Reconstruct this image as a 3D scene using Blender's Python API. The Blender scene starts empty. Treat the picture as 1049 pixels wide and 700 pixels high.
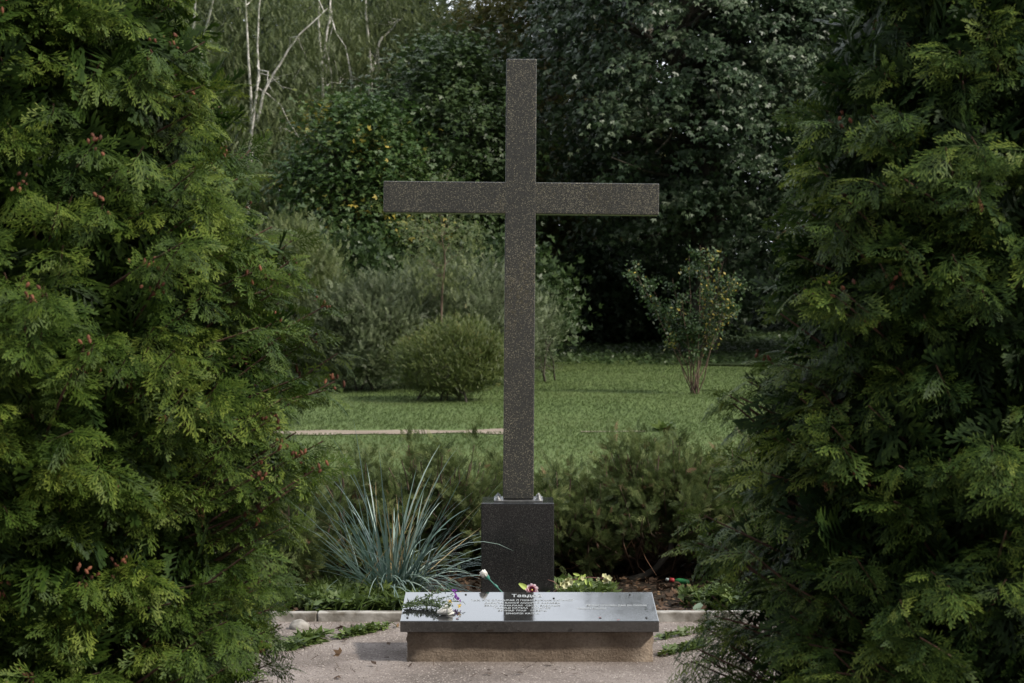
import bpy, math, random
import numpy as np
from mathutils import Vector, Matrix
R = math.radians
C = bpy.context.scene.collection
S = bpy.context.scene
rng = np.random.default_rng(7)

# ------------------------------------------------------------------ camera, world, sun, exposure
F = 2090.0; EYE = 1.6; HY = 318.0; CX = 524.5
cam_d = bpy.data.cameras.new("camera"); cam = bpy.data.objects.new("camera", cam_d); C.objects.link(cam)
cam.location = (0, 0, EYE); cam.rotation_euler = (R(90 - 0.877), 0, 0)
cam_d.sensor_width = 36; cam_d.lens = F / 1049 * 36; cam_d.clip_start = 0.1; cam_d.clip_end = 2000
cam_d.dof.use_dof = True; cam_d.dof.focus_distance = 10.6; cam_d.dof.aperture_fstop = 8
S.camera = cam

SUN_EL = 42; SUN_AZ = 116          # azimuth clockwise from +Y (camera looks along +Y): from the right, a little behind the camera
w = bpy.data.worlds.new("World"); S.world = w; w.use_nodes = True
nt = w.node_tree; nt.nodes.clear()
def N(t, nt_, **k):
    n = nt_.nodes.new(t)
    for a, b in k.items(): setattr(n, a, b)
    return n
out = N('ShaderNodeOutputWorld', nt); bg = N('ShaderNodeBackground', nt); bg.inputs[1].default_value = 0.11
sky = N('ShaderNodeTexSky', nt, sky_type='NISHITA', sun_disc=False, sun_elevation=R(SUN_EL), sun_rotation=R(SUN_AZ))
sky.air_density = 1.2; sky.dust_density = 3.0; sky.ozone_density = 1.0
tc = N('ShaderNodeTexCoord', nt); nz = N('ShaderNodeTexNoise', nt); nz.inputs['Scale'].default_value = 2.2
nz.inputs['Detail'].default_value = 5; nz.inputs['Roughness'].default_value = 0.55
mp = N('ShaderNodeMapping', nt); mp.inputs['Scale'].default_value = (1, 1, 2.4)
cr = N('ShaderNodeValToRGB', nt); cr.color_ramp.elements[0].position = .36; cr.color_ramp.elements[1].position = .58
cr.color_ramp.elements[0].color = (.72, .72, .72, 1); cr.color_ramp.elements[1].color = (1, 1, 1, 1)
mx = N('ShaderNodeMix', nt, data_type='RGBA'); mx.inputs['B'].default_value = (8.9, 9.1, 9.4, 1)
L = nt.links.new
# the cloud deck is thin and bright ahead of the camera (north), thick and grey behind it
sx_ = N('ShaderNodeSeparateXYZ', nt); L(tc.outputs['Generated'], sx_.inputs[0]); cm = N('ShaderNodeValToRGB', nt); mr = N('ShaderNodeMapRange', nt)
mr.inputs['From Min'].default_value = -.6; mr.inputs['From Max'].default_value = .9; L(sx_.outputs[1], mr.inputs[0]); L(mr.outputs[0], cm.inputs[0])
cm.color_ramp.elements[0].color = (.17, .175, .185, 1); cm.color_ramp.elements[1].color = (.93, .985, 1.06, 1)
cv = N('ShaderNodeVectorMath', nt, operation='SCALE'); cv.inputs['Scale'].default_value = 16.5; L(cm.outputs[0], cv.inputs[0]); L(cv.outputs[0], mx.inputs['B'])
L(tc.outputs['Generated'], mp.inputs[0]); L(mp.outputs[0], nz.inputs['Vector']); L(nz.outputs[0], cr.inputs[0])
L(cr.outputs[0], mx.inputs['Factor']); L(sky.outputs[0], mx.inputs['A']); L(mx.outputs['Result'], bg.inputs[0]); L(bg.outputs[0], out.inputs[0])

sd = bpy.data.lights.new("sun", 'SUN'); sd.energy = 3.9; sd.angle = R(4); sd.color = (1, .93, .82)
so = bpy.data.objects.new("sun", sd); C.objects.link(so)
sv = Vector((math.sin(R(SUN_AZ)) * math.cos(R(SUN_EL)), math.cos(R(SUN_AZ)) * math.cos(R(SUN_EL)), math.sin(R(SUN_EL))))
so.rotation_euler = sv.to_track_quat('Z', 'Y').to_euler(); so.location = (20, -10, 30)
vs = S.view_settings; vs.view_transform = 'Standard'; vs.look = 'None'; vs.gamma = 1; vs.exposure = 0.34; vs.use_curve_mapping = False
S.cycles.max_bounces = 6; S.cycles.diffuse_bounces = 3; S.cycles.glossy_bounces = 3; S.cycles.transmission_bounces = 4
S.cycles.transparent_max_bounces = 4; S.cycles.caustics_reflective = False; S.cycles.caustics_refractive = False

# ------------------------------------------------------------------ helpers
def at(px, py, Y): return ((px - CX) / F * Y, Y, EYE - (py - HY) / F * Y)
def gz(Y):
    Y = np.asarray(Y, float)
    return np.where(Y < 30, 0, np.where(Y < 45, 0.02 * (Y - 30), np.where(Y < 85, 0.3 + 0.034 * (Y - 45), 1.66)))
def tag(o, label=None, cat=None, group=None, kind=None):
    for k, v in (('label', label), ('category', cat), ('group', group), ('kind', kind)):
        if v: o[k] = v
    return o
def empty(name, loc, label, cat, group=None, rz=0):
    o = bpy.data.objects.new(name, None); C.objects.link(o); o.location = loc; o.rotation_euler = (0, 0, rz)
    o.empty_display_size = .2
    return tag(o, label, cat, group)

class MB:
    """collects quad faces; every vertex carries 'tint'"""
    def __init__(s): s.v = []; s.f = []; s.t = []; s.n = 0
    def add(s, v, f, t=0.5):
        v = np.asarray(v, float).reshape(-1, 3); f = np.asarray(f, int).reshape(-1, 4)
        s.v.append(v); s.f.append(f + s.n); s.n += len(v)
        s.t.append(np.broadcast_to(np.asarray(t, float), (len(v),)))
        return s
    def tube(s, pts, rad, sides=6, t=0.5, cap=True):
        P = np.asarray(pts, float); n = len(P); rad = np.broadcast_to(np.asarray(rad, float), (n,))
        T = np.gradient(P, axis=0); T /= np.linalg.norm(T, axis=1)[:, None] + 1e-9
        ref = np.array([0, 0, 1.]) if abs(T[:, 2]).mean() < .8 else np.array([0, 1., 0])
        A = np.cross(T, ref); A /= np.linalg.norm(A, axis=1)[:, None] + 1e-9; B = np.cross(A, T)
        th = np.arange(sides) / sides * 2 * np.pi
        V = P[:, None] + rad[:, None, None] * (np.cos(th)[None, :, None] * A[:, None] + np.sin(th)[None, :, None] * B[:, None])
        V = V.reshape(-1, 3); i = np.arange(n - 1)[:, None] * sides; j = np.arange(sides)[None]; k = (j + 1) % sides
        f = np.stack([i + j, i + k, i + sides + k, i + sides + j], -1).reshape(-1, 4)
        return s.add(V, f, t)
    def inst(s, tv, tf, tt, Rm, pos, sc, tint):
        """template (V,3),(F,4),(V,) placed n times"""
        n = len(pos)
        if n == 0: return s
        V = np.einsum('nij,vj->nvi', Rm, tv) * np.asarray(sc).reshape(-1, 1, 1) + pos[:, None]
        f = tf[None] + (np.arange(n) * len(tv))[:, None, None]
        t = np.asarray(tint).reshape(-1, 1) + tt[None]
        return s.add(V.reshape(-1, 3), f.reshape(-1, 4), t.reshape(-1))
    def build(s, name, mat, parent=None, smooth=False):
        V = np.concatenate(s.v).astype(np.float32); Fc = np.concatenate(s.f).astype(np.int32); T = np.concatenate(s.t).astype(np.float32)
        m = bpy.data.meshes.new(name); m.vertices.add(len(V)); m.vertices.foreach_set('co', V.ravel())
        m.loops.add(Fc.size); m.loops.foreach_set('vertex_index', Fc.ravel())
        m.polygons.add(len(Fc)); m.polygons.foreach_set('loop_start', np.arange(0, Fc.size, 4, dtype=np.int32))
        m.update(calc_edges=True)
        a = m.attributes.new('tint', 'FLOAT', 'POINT'); a.data.foreach_set('value', T)
        if smooth: m.polygons.foreach_set('use_smooth', np.ones(len(Fc), bool))
        m.materials.append(mat)
        o = bpy.data.objects.new(name, m); C.objects.link(o)
        if parent: o.parent = parent
        return o

def frames(d, n):
    d = d / (np.linalg.norm(d, axis=1)[:, None] + 1e-9); x = np.cross(d, n); x /= np.linalg.norm(x, axis=1)[:, None] + 1e-9
    z = np.cross(x, d); return np.stack([x, d, z], -1)
def unit(a): return a / (np.linalg.norm(a, axis=-1, keepdims=True) + 1e-9)
def rdir(n, r): return unit(r.normal(size=(n, 3)))
def rel(P, o): return np.asarray(P, float) - np.array(o.location)

def box_mesh(name, dims, mat, parent, loc=(0, 0, 0), rot=(0, 0, 0), bev=0.0, seg=2, taper=1.0):
    import bmesh
    bm = bmesh.new(); bmesh.ops.create_cube(bm, size=1)
    for v in bm.verts:
        k = taper if v.co.z > 0 else 1
        v.co = Vector((v.co.x * dims[0] * k, v.co.y * dims[1] * k, v.co.z * dims[2]))
    if bev: bmesh.ops.bevel(bm, geom=bm.edges[:], offset=bev, segments=seg, affect='EDGES', profile=.5)
    m = bpy.data.meshes.new(name); bm.to_mesh(m); bm.free(); m.materials.append(mat)
    o = bpy.data.objects.new(name, m); C.objects.link(o); o.location = loc; o.rotation_euler = rot
    if parent: o.parent = parent
    return o

# ------------------------------------------------------------------ materials
def mat_new(name):
    m = bpy.data.materials.new(name); m.use_nodes = True; t = m.node_tree; t.nodes.clear()
    return m, t, N('ShaderNodeOutputMaterial', t), N('ShaderNodeBsdfPrincipled', t)
def ramp(t, stops, fac=None):
    r = N('ShaderNodeValToRGB', t); e = r.color_ramp.elements
    while len(e) < len(stops): e.new(.5)
    for q, (p, c) in zip(e, stops): q.position = p; q.color = (*c, 1)
    if fac is not None: t.links.new(fac, r.inputs[0])
    return r
def noise(t, scale, detail=3, rough=.55, coord='Object', sc=None):
    c = N('ShaderNodeTexCoord', t); n = N('ShaderNodeTexNoise', t); n.inputs['Scale'].default_value = scale
    n.inputs['Detail'].default_value = detail; n.inputs['Roughness'].default_value = rough
    if sc:
        m = N('ShaderNodeMapping', t); m.inputs['Scale'].default_value = sc; t.links.new(c.outputs[coord], m.inputs[0]); t.links.new(m.outputs[0], n.inputs['Vector'])
    else: t.links.new(c.outputs[coord], n.inputs['Vector'])
    return n
def leafmat(name, stops, trans=.25, rough=.5, under=None, spec=.35):
    """colour from per-leaf 'tint' (age and kind of leaf, shade inside the thujas), part of the light passes through the blade"""
    m, t, o, p = mat_new(name); a = N('ShaderNodeAttribute', t, attribute_name='tint')
    r = ramp(t, stops, a.outputs['Fac']); col = r.outputs[0]
    if under:
        g = N('ShaderNodeNewGeometry', t); x = N('ShaderNodeMix', t, data_type='RGBA'); x.inputs['B'].default_value = (*under, 1)
        t.links.new(g.outputs['Backfacing'], x.inputs['Factor']); t.links.new(col, x.inputs['A']); col = x.outputs['Result']
    t.links.new(col, p.inputs['Base Color']); p.inputs['Roughness'].default_value = rough; p.inputs['Specular IOR Level'].default_value = spec
    if trans:
        tr = N('ShaderNodeBsdfTranslucent', t); t.links.new(col, tr.inputs[0]); ms = N('ShaderNodeMixShader', t); ms.inputs[0].default_value = trans
        t.links.new(p.outputs[0], ms.inputs[1]); t.links.new(tr.outputs[0], ms.inputs[2]); t.links.new(ms.outputs[0], o.inputs[0])
    else: t.links.new(p.outputs[0], o.inputs[0])
    return m
def plain(name, c1, c2, scale=8, rough=.8, bump=.0, sc=None, spec=.4, metal=0):
    m, t, o, p = mat_new(name); n = noise(t, scale, 5, sc=sc); r = ramp(t, [(.35, c1), (.65, c2)], n.outputs[0])
    t.links.new(r.outputs[0], p.inputs['Base Color']); p.inputs['Roughness'].default_value = rough; p.inputs['Specular IOR Level'].default_value = spec
    p.inputs['Metallic'].default_value = metal
    if bump:
        b = N('ShaderNodeBump', t); b.inputs['Strength'].default_value = bump; b.inputs['Distance'].default_value = .02
        t.links.new(n.outputs[0], b.inputs['Height']); t.links.new(b.outputs[0], p.inputs['Normal'])
    t.links.new(p.outputs[0], o.inputs[0]); return m

M = {}
M['thuja'] = leafmat('thuja_foliage', [(0, (.011, .026, .006)), (.3, (.028, .058, .009)), (.6, (.068, .112, .016)), (1, (.215, .265, .045))], .26, .55, spec=.15)
M['thuja2'] = leafmat('thuja_foliage_deep', [(0, (.007, .017, .006)), (.3, (.018, .040, .010)), (.6, (.062, .104, .019)), (1, (.25, .30, .055))], .24, .55, spec=.15)
M['cone'] = leafmat('cone_brown', [(0, (.06, .022, .012)), (1, (.20, .075, .04))], 0, .8)
M['dead'] = leafmat('withered_frond', [(0, (.22, .09, .045)), (1, (.36, .18, .10))], .15, .8)
M['bark'] = plain('thuja_bark', (.05, .025, .018), (.12, .065, .045), 20, .9, .4, (1, 1, .2))
M['bark_grey'] = plain('grey_bark', (.035, .03, .024), (.09, .078, .062), 9, .9, .5, (1, 1, .25))
M['birch'] = plain('birch_bark', (.42, .40, .37), (.82, .80, .77), 5, .75, .1, (1, 1, 2.5))
M['juniper'] = leafmat('juniper_needles', [(0, (.038, .056, .018)), (.4, (.078, .110, .034)), (.75, (.145, .18, .062)), (1, (.26, .29, .12))], .28, .6, spec=.2)
M['juniper_twig'] = plain('juniper_twig', (.07, .045, .032), (.17, .12, .09), 14, .9, .3)
M['dry_twig'] = leafmat('dry_brown_twig', [(0, (.07, .038, .022)), (1, (.20, .11, .065))], .05, .9)
M['bluegrass'] = leafmat('blue_grass_blade', [(0, (.08, .14, .115)), (.6, (.18, .26, .225)), (1, (.34, .43, .38))], .2, .5)
M['straw'] = leafmat('straw_blade', [(0, (.28, .20, .09)), (1, (.45, .36, .20))], .2, .7)
M['grass'] = leafmat('lawn_blade', [(0, (.045, .078, .019)), (.5, (.085, .125, .036)), (.82, (.150, .175, .068)), (1, (.34, .32, .18))], .3, .55)
M['weed'] = leafmat('weed_leaf', [(0, (.04, .07, .016)), (.6, (.085, .13, .03)), (1, (.17, .22, .06))], .3, .5)
M['maple'] = leafmat('maple_leaf', [(0, (.026, .050, .018)), (.6, (.048, .082, .026)), (1, (.09, .13, .042))], .22, .45)
M['silver'] = leafmat('silver_maple_leaf', [(0, (.018, .036, .018)), (.45, (.040, .070, .034)), (.75, (.095, .135, .075)), (1, (.23, .27, .19))], .12, .42)
M['elder'] = leafmat('elder_leaf', [(0, (.028, .066, .018)), (.6, (.055, .105, .026)), (.88, (.10, .14, .034)), (.97, (.38, .31, .06)), (1, (.5, .40, .08))], .25, .5)
M['autumn'] = leafmat('turning_leaf', [(0, (.05, .06, .018)), (.5, (.10, .105, .028)), (.85, (.16, .125, .04)), (1, (.24, .13, .05))], .4, .55)
M['birchleaf'] = leafmat('birch_leaf', [(0, (.065, .09, .035)), (.6, (.13, .165, .065)), (1, (.26, .29, .13))], .35, .5)
M['willow'] = leafmat('grey_green_leaf', [(0, (.07, .09, .045)), (.6, (.125, .16, .08)), (1, (.26, .30, .16))], .25, .5)
M['yellowgreen'] = leafmat('yellow_green_leaf', [(0, (.07, .10, .034)), (.6, (.14, .175, .065)), (1, (.26, .28, .12))], .28, .5)
M['spirea'] = leafmat('round_bush_leaf', [(0, (.055, .08, .020)), (.5, (.095, .13, .032)), (.82, (.16, .18, .055)), (1, (.32, .19, .08))], .25, .5)
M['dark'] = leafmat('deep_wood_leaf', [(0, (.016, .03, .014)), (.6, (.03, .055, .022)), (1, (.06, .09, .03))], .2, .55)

def ground_mat(name, stops, sc1, sc2, bump=.3, rough=.95):
    m, t, o, p = mat_new(name); n1 = noise(t, sc1, 6, .6); n2 = noise(t, sc2, 4, .7)
    ad = N('ShaderNodeMath', t, operation='MULTIPLY_ADD'); ad.inputs[1].default_value = .5
    sb = N('ShaderNodeMath', t, operation='MULTIPLY'); sb.inputs[1].default_value = .5
    t.links.new(n2.outputs[0], sb.inputs[0]); t.links.new(n1.outputs[0], ad.inputs[0]); t.links.new(sb.outputs[0], ad.inputs[2])
    r = ramp(t, stops, ad.outputs[0]); t.links.new(r.outputs[0], p.inputs['Base Color']); p.inputs['Roughness'].default_value = rough
    p.inputs['Specular IOR Level'].default_value = .2
    b = N('ShaderNodeBump', t); b.inputs['Strength'].default_value = bump; b.inputs['Distance'].default_value = .015
    t.links.new(n2.outputs[0], b.inputs['Height']); t.links.new(b.outputs[0], p.inputs['Normal']); t.links.new(p.outputs[0], o.inputs[0]); return m
M['lawn'] = ground_mat('lawn_ground', [(.3, (.055, .085, .024)), (.55, (.09, .13, .038)), (.75, (.15, .17, .07))], .35, 22)
M['gravel'] = ground_mat('gravel_ground', [(.36, (.095, .08, .07)), (.5, (.225, .19, .172)), (.64, (.35, .31, .288))], 2.2, 150, .8)
M['soil'] = ground_mat('bed_soil', [(.35, (.012, .009, .006)), (.55, (.034, .025, .017)), (.75, (.07, .052, .036))], 3, 60, .9)
M['pathm'] = ground_mat('trodden_path', [(.3, (.15, .12, .085)), (.55, (.25, .205, .165)), (.75, (.34, .29, .24))], 1.2, 40, .5)
M['shade'] = ground_mat('shaded_wood_floor', [(.3, (.018, .03, .010)), (.55, (.035, .055, .018)), (.75, (.06, .07, .03))], .8, 16, .6)  # shade under the trees is put into this dark ground colour
M['pebble'] = leafmat('pebble', [(0, (.07, .057, .048)), (.5, (.22, .188, .165)), (.9, (.37, .33, .30)), (1, (.60, .58, .55))], 0, .85)
M['kerb'] = plain('kerb_concrete', (.13, .115, .095), (.40, .385, .36), 11, .9, .5)
M['conc'] = None

# rough cast concrete: brown-grey, random darker upright streaks
m, t, o, p = mat_new('brown_concrete'); n1 = noise(t, 5, 6, .65); n2 = noise(t, 90, 4, .7); n3 = noise(t, 3.2, 3, .5, sc=(1, 1, .25))
r1 = ramp(t, [(.28, (.15, .118, .090)), (.5, (.27, .215, .165)), (.72, (.42, .355, .285))], n1.outputs[0])
r2 = ramp(t, [(.3, (.55, .52, .5)), (.6, (1, 1, 1))], n2.outputs[0]); mm = N('ShaderNodeMix', t, data_type='RGBA', blend_type='MULTIPLY'); mm.inputs['Factor'].default_value = .8
t.links.new(r1.outputs[0], mm.inputs['A']); t.links.new(r2.outputs[0], mm.inputs['B'])
r3 = ramp(t, [(.4, (1, 1, 1)), (.62, (.6, .56, .53))], n3.outputs[0]); m3 = N('ShaderNodeMix', t, data_type='RGBA', blend_type='MULTIPLY'); m3.inputs['Factor'].default_value = .8
t.links.new(mm.outputs['Result'], m3.inputs['A']); t.links.new(r3.outputs[0], m3.inputs['B']); t.links.new(m3.outputs['Result'], p.inputs['Base Color'])
p.inputs['Roughness'].default_value = .92; b = N('ShaderNodeBump', t); b.inputs['Strength'].default_value = .6; b.inputs['Distance'].default_value = .012
t.links.new(n2.outputs[0], b.inputs['Height']); t.links.new(b.outputs[0], p.inputs['Normal']); t.links.new(p.outputs[0], o.inputs[0]); M['conc'] = m

# speckled cross granite: dark body, small pale and yellowish lichen grains
def granite(name, body1, body2, spk, spk_pos, rough, lichen=True, vscale=150):
    m, t, o, p = mat_new(name); c = N('ShaderNodeTexCoord', t); v = N('ShaderNodeTexVoronoi', t); v.inputs['Scale'].default_value = vscale
    t.links.new(c.outputs['Object'], v.inputs['Vector'])
    sp = N('ShaderNodeSeparateColor', t); t.links.new(v.outputs['Color'], sp.inputs[0])
    base = ramp(t, [(0, body1), (1, body2)], sp.outputs[1])
    n = noise(t, 4.5, 5, .6, sc=(1, 1, .45)); dens = ramp(t, [(.3, (.0,) * 3), (.7, (.16,) * 3)], n.outputs[0])
    ad = N('ShaderNodeMath', t, operation='ADD'); t.links.new(sp.outputs[0], ad.inputs[0]); t.links.new(dens.outputs[0], ad.inputs[1])
    g = ramp(t, [(spk_pos, (0, 0, 0)), (spk_pos + .05, (1, 1, 1))], ad.outputs[0])
    x = N('ShaderNodeMix', t, data_type='RGBA'); x.inputs['B'].default_value = (*spk, 1)
    t.links.new(g.outputs[0], x.inputs['Factor']); t.links.new(base.outputs[0], x.inputs['A']); col = x.outputs['Result']
    if lichen:
        n2 = noise(t, 60, 4, .7); n3 = noise(t, 1.7, 4, .65, sc=(1, 1, .6))
        mu = N('ShaderNodeMath', t, operation='MULTIPLY'); t.links.new(n2.outputs[0], mu.inputs[0]); t.links.new(n3.outputs[0], mu.inputs[1])
        lr = ramp(t, [(.30, (0, 0, 0)), (.42, (.8,) * 3)], mu.outputs[0])
        y = N('ShaderNodeMix', t, data_type='RGBA'); y.inputs['B'].default_value = (.085, .072, .034, 1)
        t.links.new(lr.outputs[0], y.inputs['Factor']); t.links.new(col, y.inputs['A']); col = y.outputs['Result']
    t.links.new(col, p.inputs['Base Color']); p.inputs['Roughness'].default_value = rough
    b = N('ShaderNodeBump', t); b.inputs['Strength'].default_value = .06; b.inputs['Distance'].default_value = .002
    t.links.new(sp.outputs[2], b.inputs['Height'])
    if rough > .3: t.links.new(b.outputs[0], p.inputs['Normal'])
    t.links.new(p.outputs[0], o.inputs[0]); return m, t, p
M['granite'] = granite('weathered_dark_granite', (.018, .0185, .0175), (.060, .060, .056), (.22, .205, .15), .94, .42, True, 300)[0]
M['ped'] = granite('black_polished_granite', (.010, .0105, .011), (.019, .020, .021), (.06, .06, .058), .96, .13, False, 420)[0]
m, t, p = granite('black_mirror_slab', (.012, .0125, .013), (.020, .021, .022), (.05, .05, .05), 1.02, .05, False)
p.inputs['IOR'].default_value = 2.15
n = noise(t, 9, 5, .6); rr = ramp(t, [(.4, (.035,) * 3), (.75, (.12,) * 3)], n.outputs[0]); t.links.new(rr.outputs[0], p.inputs['Roughness']); M['slab'] = m
M['steel'] = plain('galvanised_steel', (.16, .165, .17), (.32, .32, .32), 30, .5, 0, metal=.9)
M['letter'] = plain('engraved_white', (.26, .28, .29), (.38, .40, .41), 30, .8)

# ------------------------------------------------------------------ setting: ground, path, bed, gravel yard, kerb
def sheet(name, xs, ys, zoff, mat, wob=None, flat=None):
    X, Y = np.meshgrid(xs, ys); Z = gz(Y) + zoff
    if wob is not None: Y = Y + wob(X, Y)
    V = np.stack([X, Y, Z], -1).reshape(-1, 3); nx = len(xs); i = np.arange(len(ys) - 1)[:, None] * nx; j = np.arange(nx - 1)[None]
    f = np.stack([i + j, i + j + 1, i + nx + j + 1, i + nx + j], -1).reshape(-1, 4)
    mb = MB(); mb.add(V, f); o = mb.build(name, mat, smooth=True); o['kind'] = 'structure'; return o
sheet('ground', np.linspace(-400, 400, 41), np.concatenate([[-300, -60, -10], np.arange(0, 120, 2.5), [200, 600]]), 0, M['lawn'])
sheet('shaded_wood_floor', np.linspace(-60, 60, 61), np.arange(46.3, 118, 2.5), .03, M['shade'], lambda X, Y: np.where(Y < 47, .9 * np.sin(X * .9) + .7 * np.sin(X * .37 + 1), 0))
sheet('gravel_yard', np.linspace(-30, 30, 3), [-20, 10.44], .004, M['gravel'])
sheet('planting_bed', np.linspace(-14, 14, 57), np.linspace(10.5, 13.6, 9), .008, M['soil'], lambda X, Y: np.where(Y > 13, .35 * np.sin(X * 1.7) + .2 * np.sin(X * 4.1), 0))
def pathw(X, Y): return .35 * np.sin(X * .35) + np.where(Y > 27, 1, -1) * (.12 * np.sin(X * 2.3) + .1 * np.sin(X * 5.1 + 2) + .25 * np.sin(X * .8))
sheet('footpath', np.linspace(-16, .15, 90), [26.2, 27.4], .012, M['pathm'], pathw)
# worn trail that continues thinner to the right
xs = np.linspace(.9, 1.75, 40); ys = np.array([0, 1.])
X = np.stack([xs, xs]); wd = .22 * (.35 + .65 * np.abs(np.sin(xs * 1.9 + .6))); Yc = 26.55 + .3 * np.sin(xs * .5)
wd *= .6; V = np.stack([X, np.stack([Yc - wd, Yc + wd]), np.full_like(X, .014)], -1).reshape(-1, 3); n_ = len(xs); j = np.arange(n_ - 1)
mb = MB(); mb.add(V, np.stack([j, j + 1, n_ + j + 1, n_ + j], -1)); o = mb.build('worn_trail', M['pathm']); o['kind'] = 'structure'

# kerb: separate concrete stones, slightly out of line
kx = -12.0; i = 0
kerb_root = empty('kerb', (0, 10.47, 0), 'low weathered pale concrete kerb between gravel yard and planting bed', 'kerb')
while kx < 12:
    ln = 1.0 + .0 * i; q = random.Random(i)
    box_mesh('kerb_stone', (ln - .006, .07, .16), M['kerb'], kerb_root, (kx + ln / 2, q.uniform(-.008, .008), -.028 + q.uniform(-.01, .006)), (q.uniform(-.02, .02), 0, q.uniform(-.008, .008)), .006, 2)
    kx += ln; i += 1

# ------------------------------------------------------------------ memorial slab on plinth
D0 = 9.24                                                     # front of the plinth
def wx(px, Y): return (px - CX) / F * Y
SX = wx(542.5, D0); PW = 253 / F * D0
ms_ = empty('memorial_slab', (SX, D0 + .24, 0), 'polished black granite slab tilted on a low brown concrete block, reflecting sky', 'memorial slab')
z_b = EYE - (649 - HY) / F * 9.2
def concrete_block():
    import bmesh
    bm = bmesh.new(); bmesh.ops.create_cube(bm, size=1)
    for v in bm.verts: v.co = Vector((v.co.x * PW, v.co.y * .42, v.co.z * .17))
    bmesh.ops.subdivide_edges(bm, edges=bm.edges[:], cuts=14, use_grid_fill=True)
    q = random.Random(3)
    from mathutils import noise as mn
    for v in bm.verts:
        edge = (abs(abs(v.co.x) - PW / 2) < .03) + (abs(v.co.z + .085) < .02)
        n_ = mn.noise_vector(v.co * 14) * .006 + mn.noise_vector(v.co * 45) * .003
        v.co += n_ * (1 + edge)
    m = bpy.data.meshes.new('plinth'); bm.to_mesh(m); bm.free(); m.materials.append(M['conc'])
    for p_ in m.polygons: p_.use_smooth = True
    o = bpy.data.objects.new('plinth', m); C.objects.link(o); o.parent = ms_; o.location = (0, -.03, z_b - .085); return o
concrete_block()
SW = 266 / F * 9.19; SD = .47; th = .053; TILT = math.atan2(.067, .465)
slab = box_mesh('stone_slab', (SW, SD, th), M['slab'], ms_, (0, -.045, 0), (TILT, 0, 0), .0035, 2)
# front top edge must be at z(637) at Y 9.19
zf = EYE - (637 - HY) / F * 9.19
slab.location.y = (9.19 + math.cos(TILT) * SD / 2 + math.sin(TILT) * th / 2) - (D0 + .24)
slab.location.z = zf + math.sin(TILT) * SD / 2 - math.cos(TILT) * th / 2
def text(s, size, x, y, parent, sx=1.0, mat='letter'):
    cu = bpy.data.curves.new('inscription', 'FONT'); cu.body = s; cu.size = size; cu.align_x = 'CENTER'; cu.align_y = 'CENTER'; cu.extrude = .0004; cu.offset = size * .012
    o = bpy.data.objects.new('inscription', cu); C.objects.link(o)
    dg = bpy.context.evaluated_depsgraph_get(); me = bpy.data.meshes.new_from_object(o.evaluated_get(dg)); bpy.data.objects.remove(o)
    o = bpy.data.objects.new('inscription', me); C.objects.link(o); me.materials.append(M[mat]); o.parent = parent; o.location = (x, y, th / 2 + .0006); o.scale = (sx, 1, 1)
    return o
def slab_y(py): return SD / 2 - (py - 607) / 30 * SD
cxs = wx(535, 9.4) - SX
text('Тавдой', .066, wx(540, 9.4) - SX, slab_y(611.3), slab, .62)
rows = [(616.1, 'ТЫХ, ХТО СПАЧЫВАЕ Л ПІОНОВЫХКАХ МАТАНОЎ'), (618.9, 'ДАРАГІМ БАНОЎ АССІРНО АКРАЯВА'), (621.6, 'ЗЯМЛІ САМАЛААВ  СІСТУ ВАЕННЫХ'),
        (624.2, 'ПАМЯЦІ КАТІЛА   ПІЛАТОЎ'), (626.8, 'ВЕЧНАЯ ТВАЯ   ЗАВЕТЫ'), (629.7, 'ІРНОВІЯ КАЗНА')]
for py, s in rows: text(s, .031, cxs, slab_y(py), slab, .62)
text('ВЕЧНЫ СПАЧЫН ДАЙ ІМ СКИМИ', .034, wx(632, 9.4) - SX, slab_y(621.5), slab, .5)
text('НАШЫМ ВОІНАМ', .032, wx(606, 9.4) - SX, slab_y(624.6), slab, .5)
def bolt_mb(r, h, n=6):
    th_ = np.arange(n) / n * 2 * np.pi; ring = np.stack([np.cos(th_) * r, np.sin(th_) * r], -1)
    V = [np.c_[ring, np.zeros(n)], np.c_[ring, np.full(n, h * .75)], np.c_[ring * .8, np.full(n, h)], np.c_[ring * .01, np.full(n, h * 1.02)]]
    i = np.arange(3)[:, None] * n; j = np.arange(n)[None]; k = (j + 1) % n
    return np.concatenate(V), np.stack([i + j, i + k, i + n + k, i + n + j], -1).reshape(-1, 4)
M['stud'] = plain('dark_stud', (.01, .01, .01), (.03, .03, .03), 30, .5)
for px, py in ((434, 610), (476, 610), (568, 614), (648, 610), (419, 634), (660, 634)):
    mb = MB(); v, f = bolt_mb(.005, .004, 8); mb.add(v, f); s_ = mb.build('stud', M['stud'], slab); s_.location = (wx(px, 9.4) - SX, slab_y(py), th / 2)

# ------------------------------------------------------------------ the cross on its pedestal
YC = 10.95; k = (YC - .085) / F
cross = empty('memorial_cross', (wx(531, YC), YC, 0), 'tall grey speckled granite cross bolted onto a black polished pedestal', 'cross')
ptop = EYE - (516 - HY) / F * 10.76
ped = box_mesh('pedestal', (75 / F * 10.76, .36, ptop), M['ped'], cross, (wx(530.5, 10.76) - wx(531, YC), 0, ptop / 2), (0, 0, R(-.4)), .006, 3)
bp = box_mesh('base_plate', (50 * k, .24, .008), M['steel'], cross, (0, -.005, ptop + .0045), bev=.001)
bt, bf = bolt_mb(.014, .013)
for sx in (-1, 1):
    for sy in (-1, 1):
        mb = MB(); mb.add(bt, bf); mb.tube([(0, 0, .008), (0, 0, .021), (0, 0, .022)], [.006, .006, .001], 8); mb.tube([(0, 0, 0), (0, 0, .003), (0, 0, .0031)], [.022, .022, .001], 14)
        b_ = mb.build('bolt', M['steel'], bp); b_.location = (sx * 21 * k, sy * .09, .004); b_.rotation_euler.z = sx + sy
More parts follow.
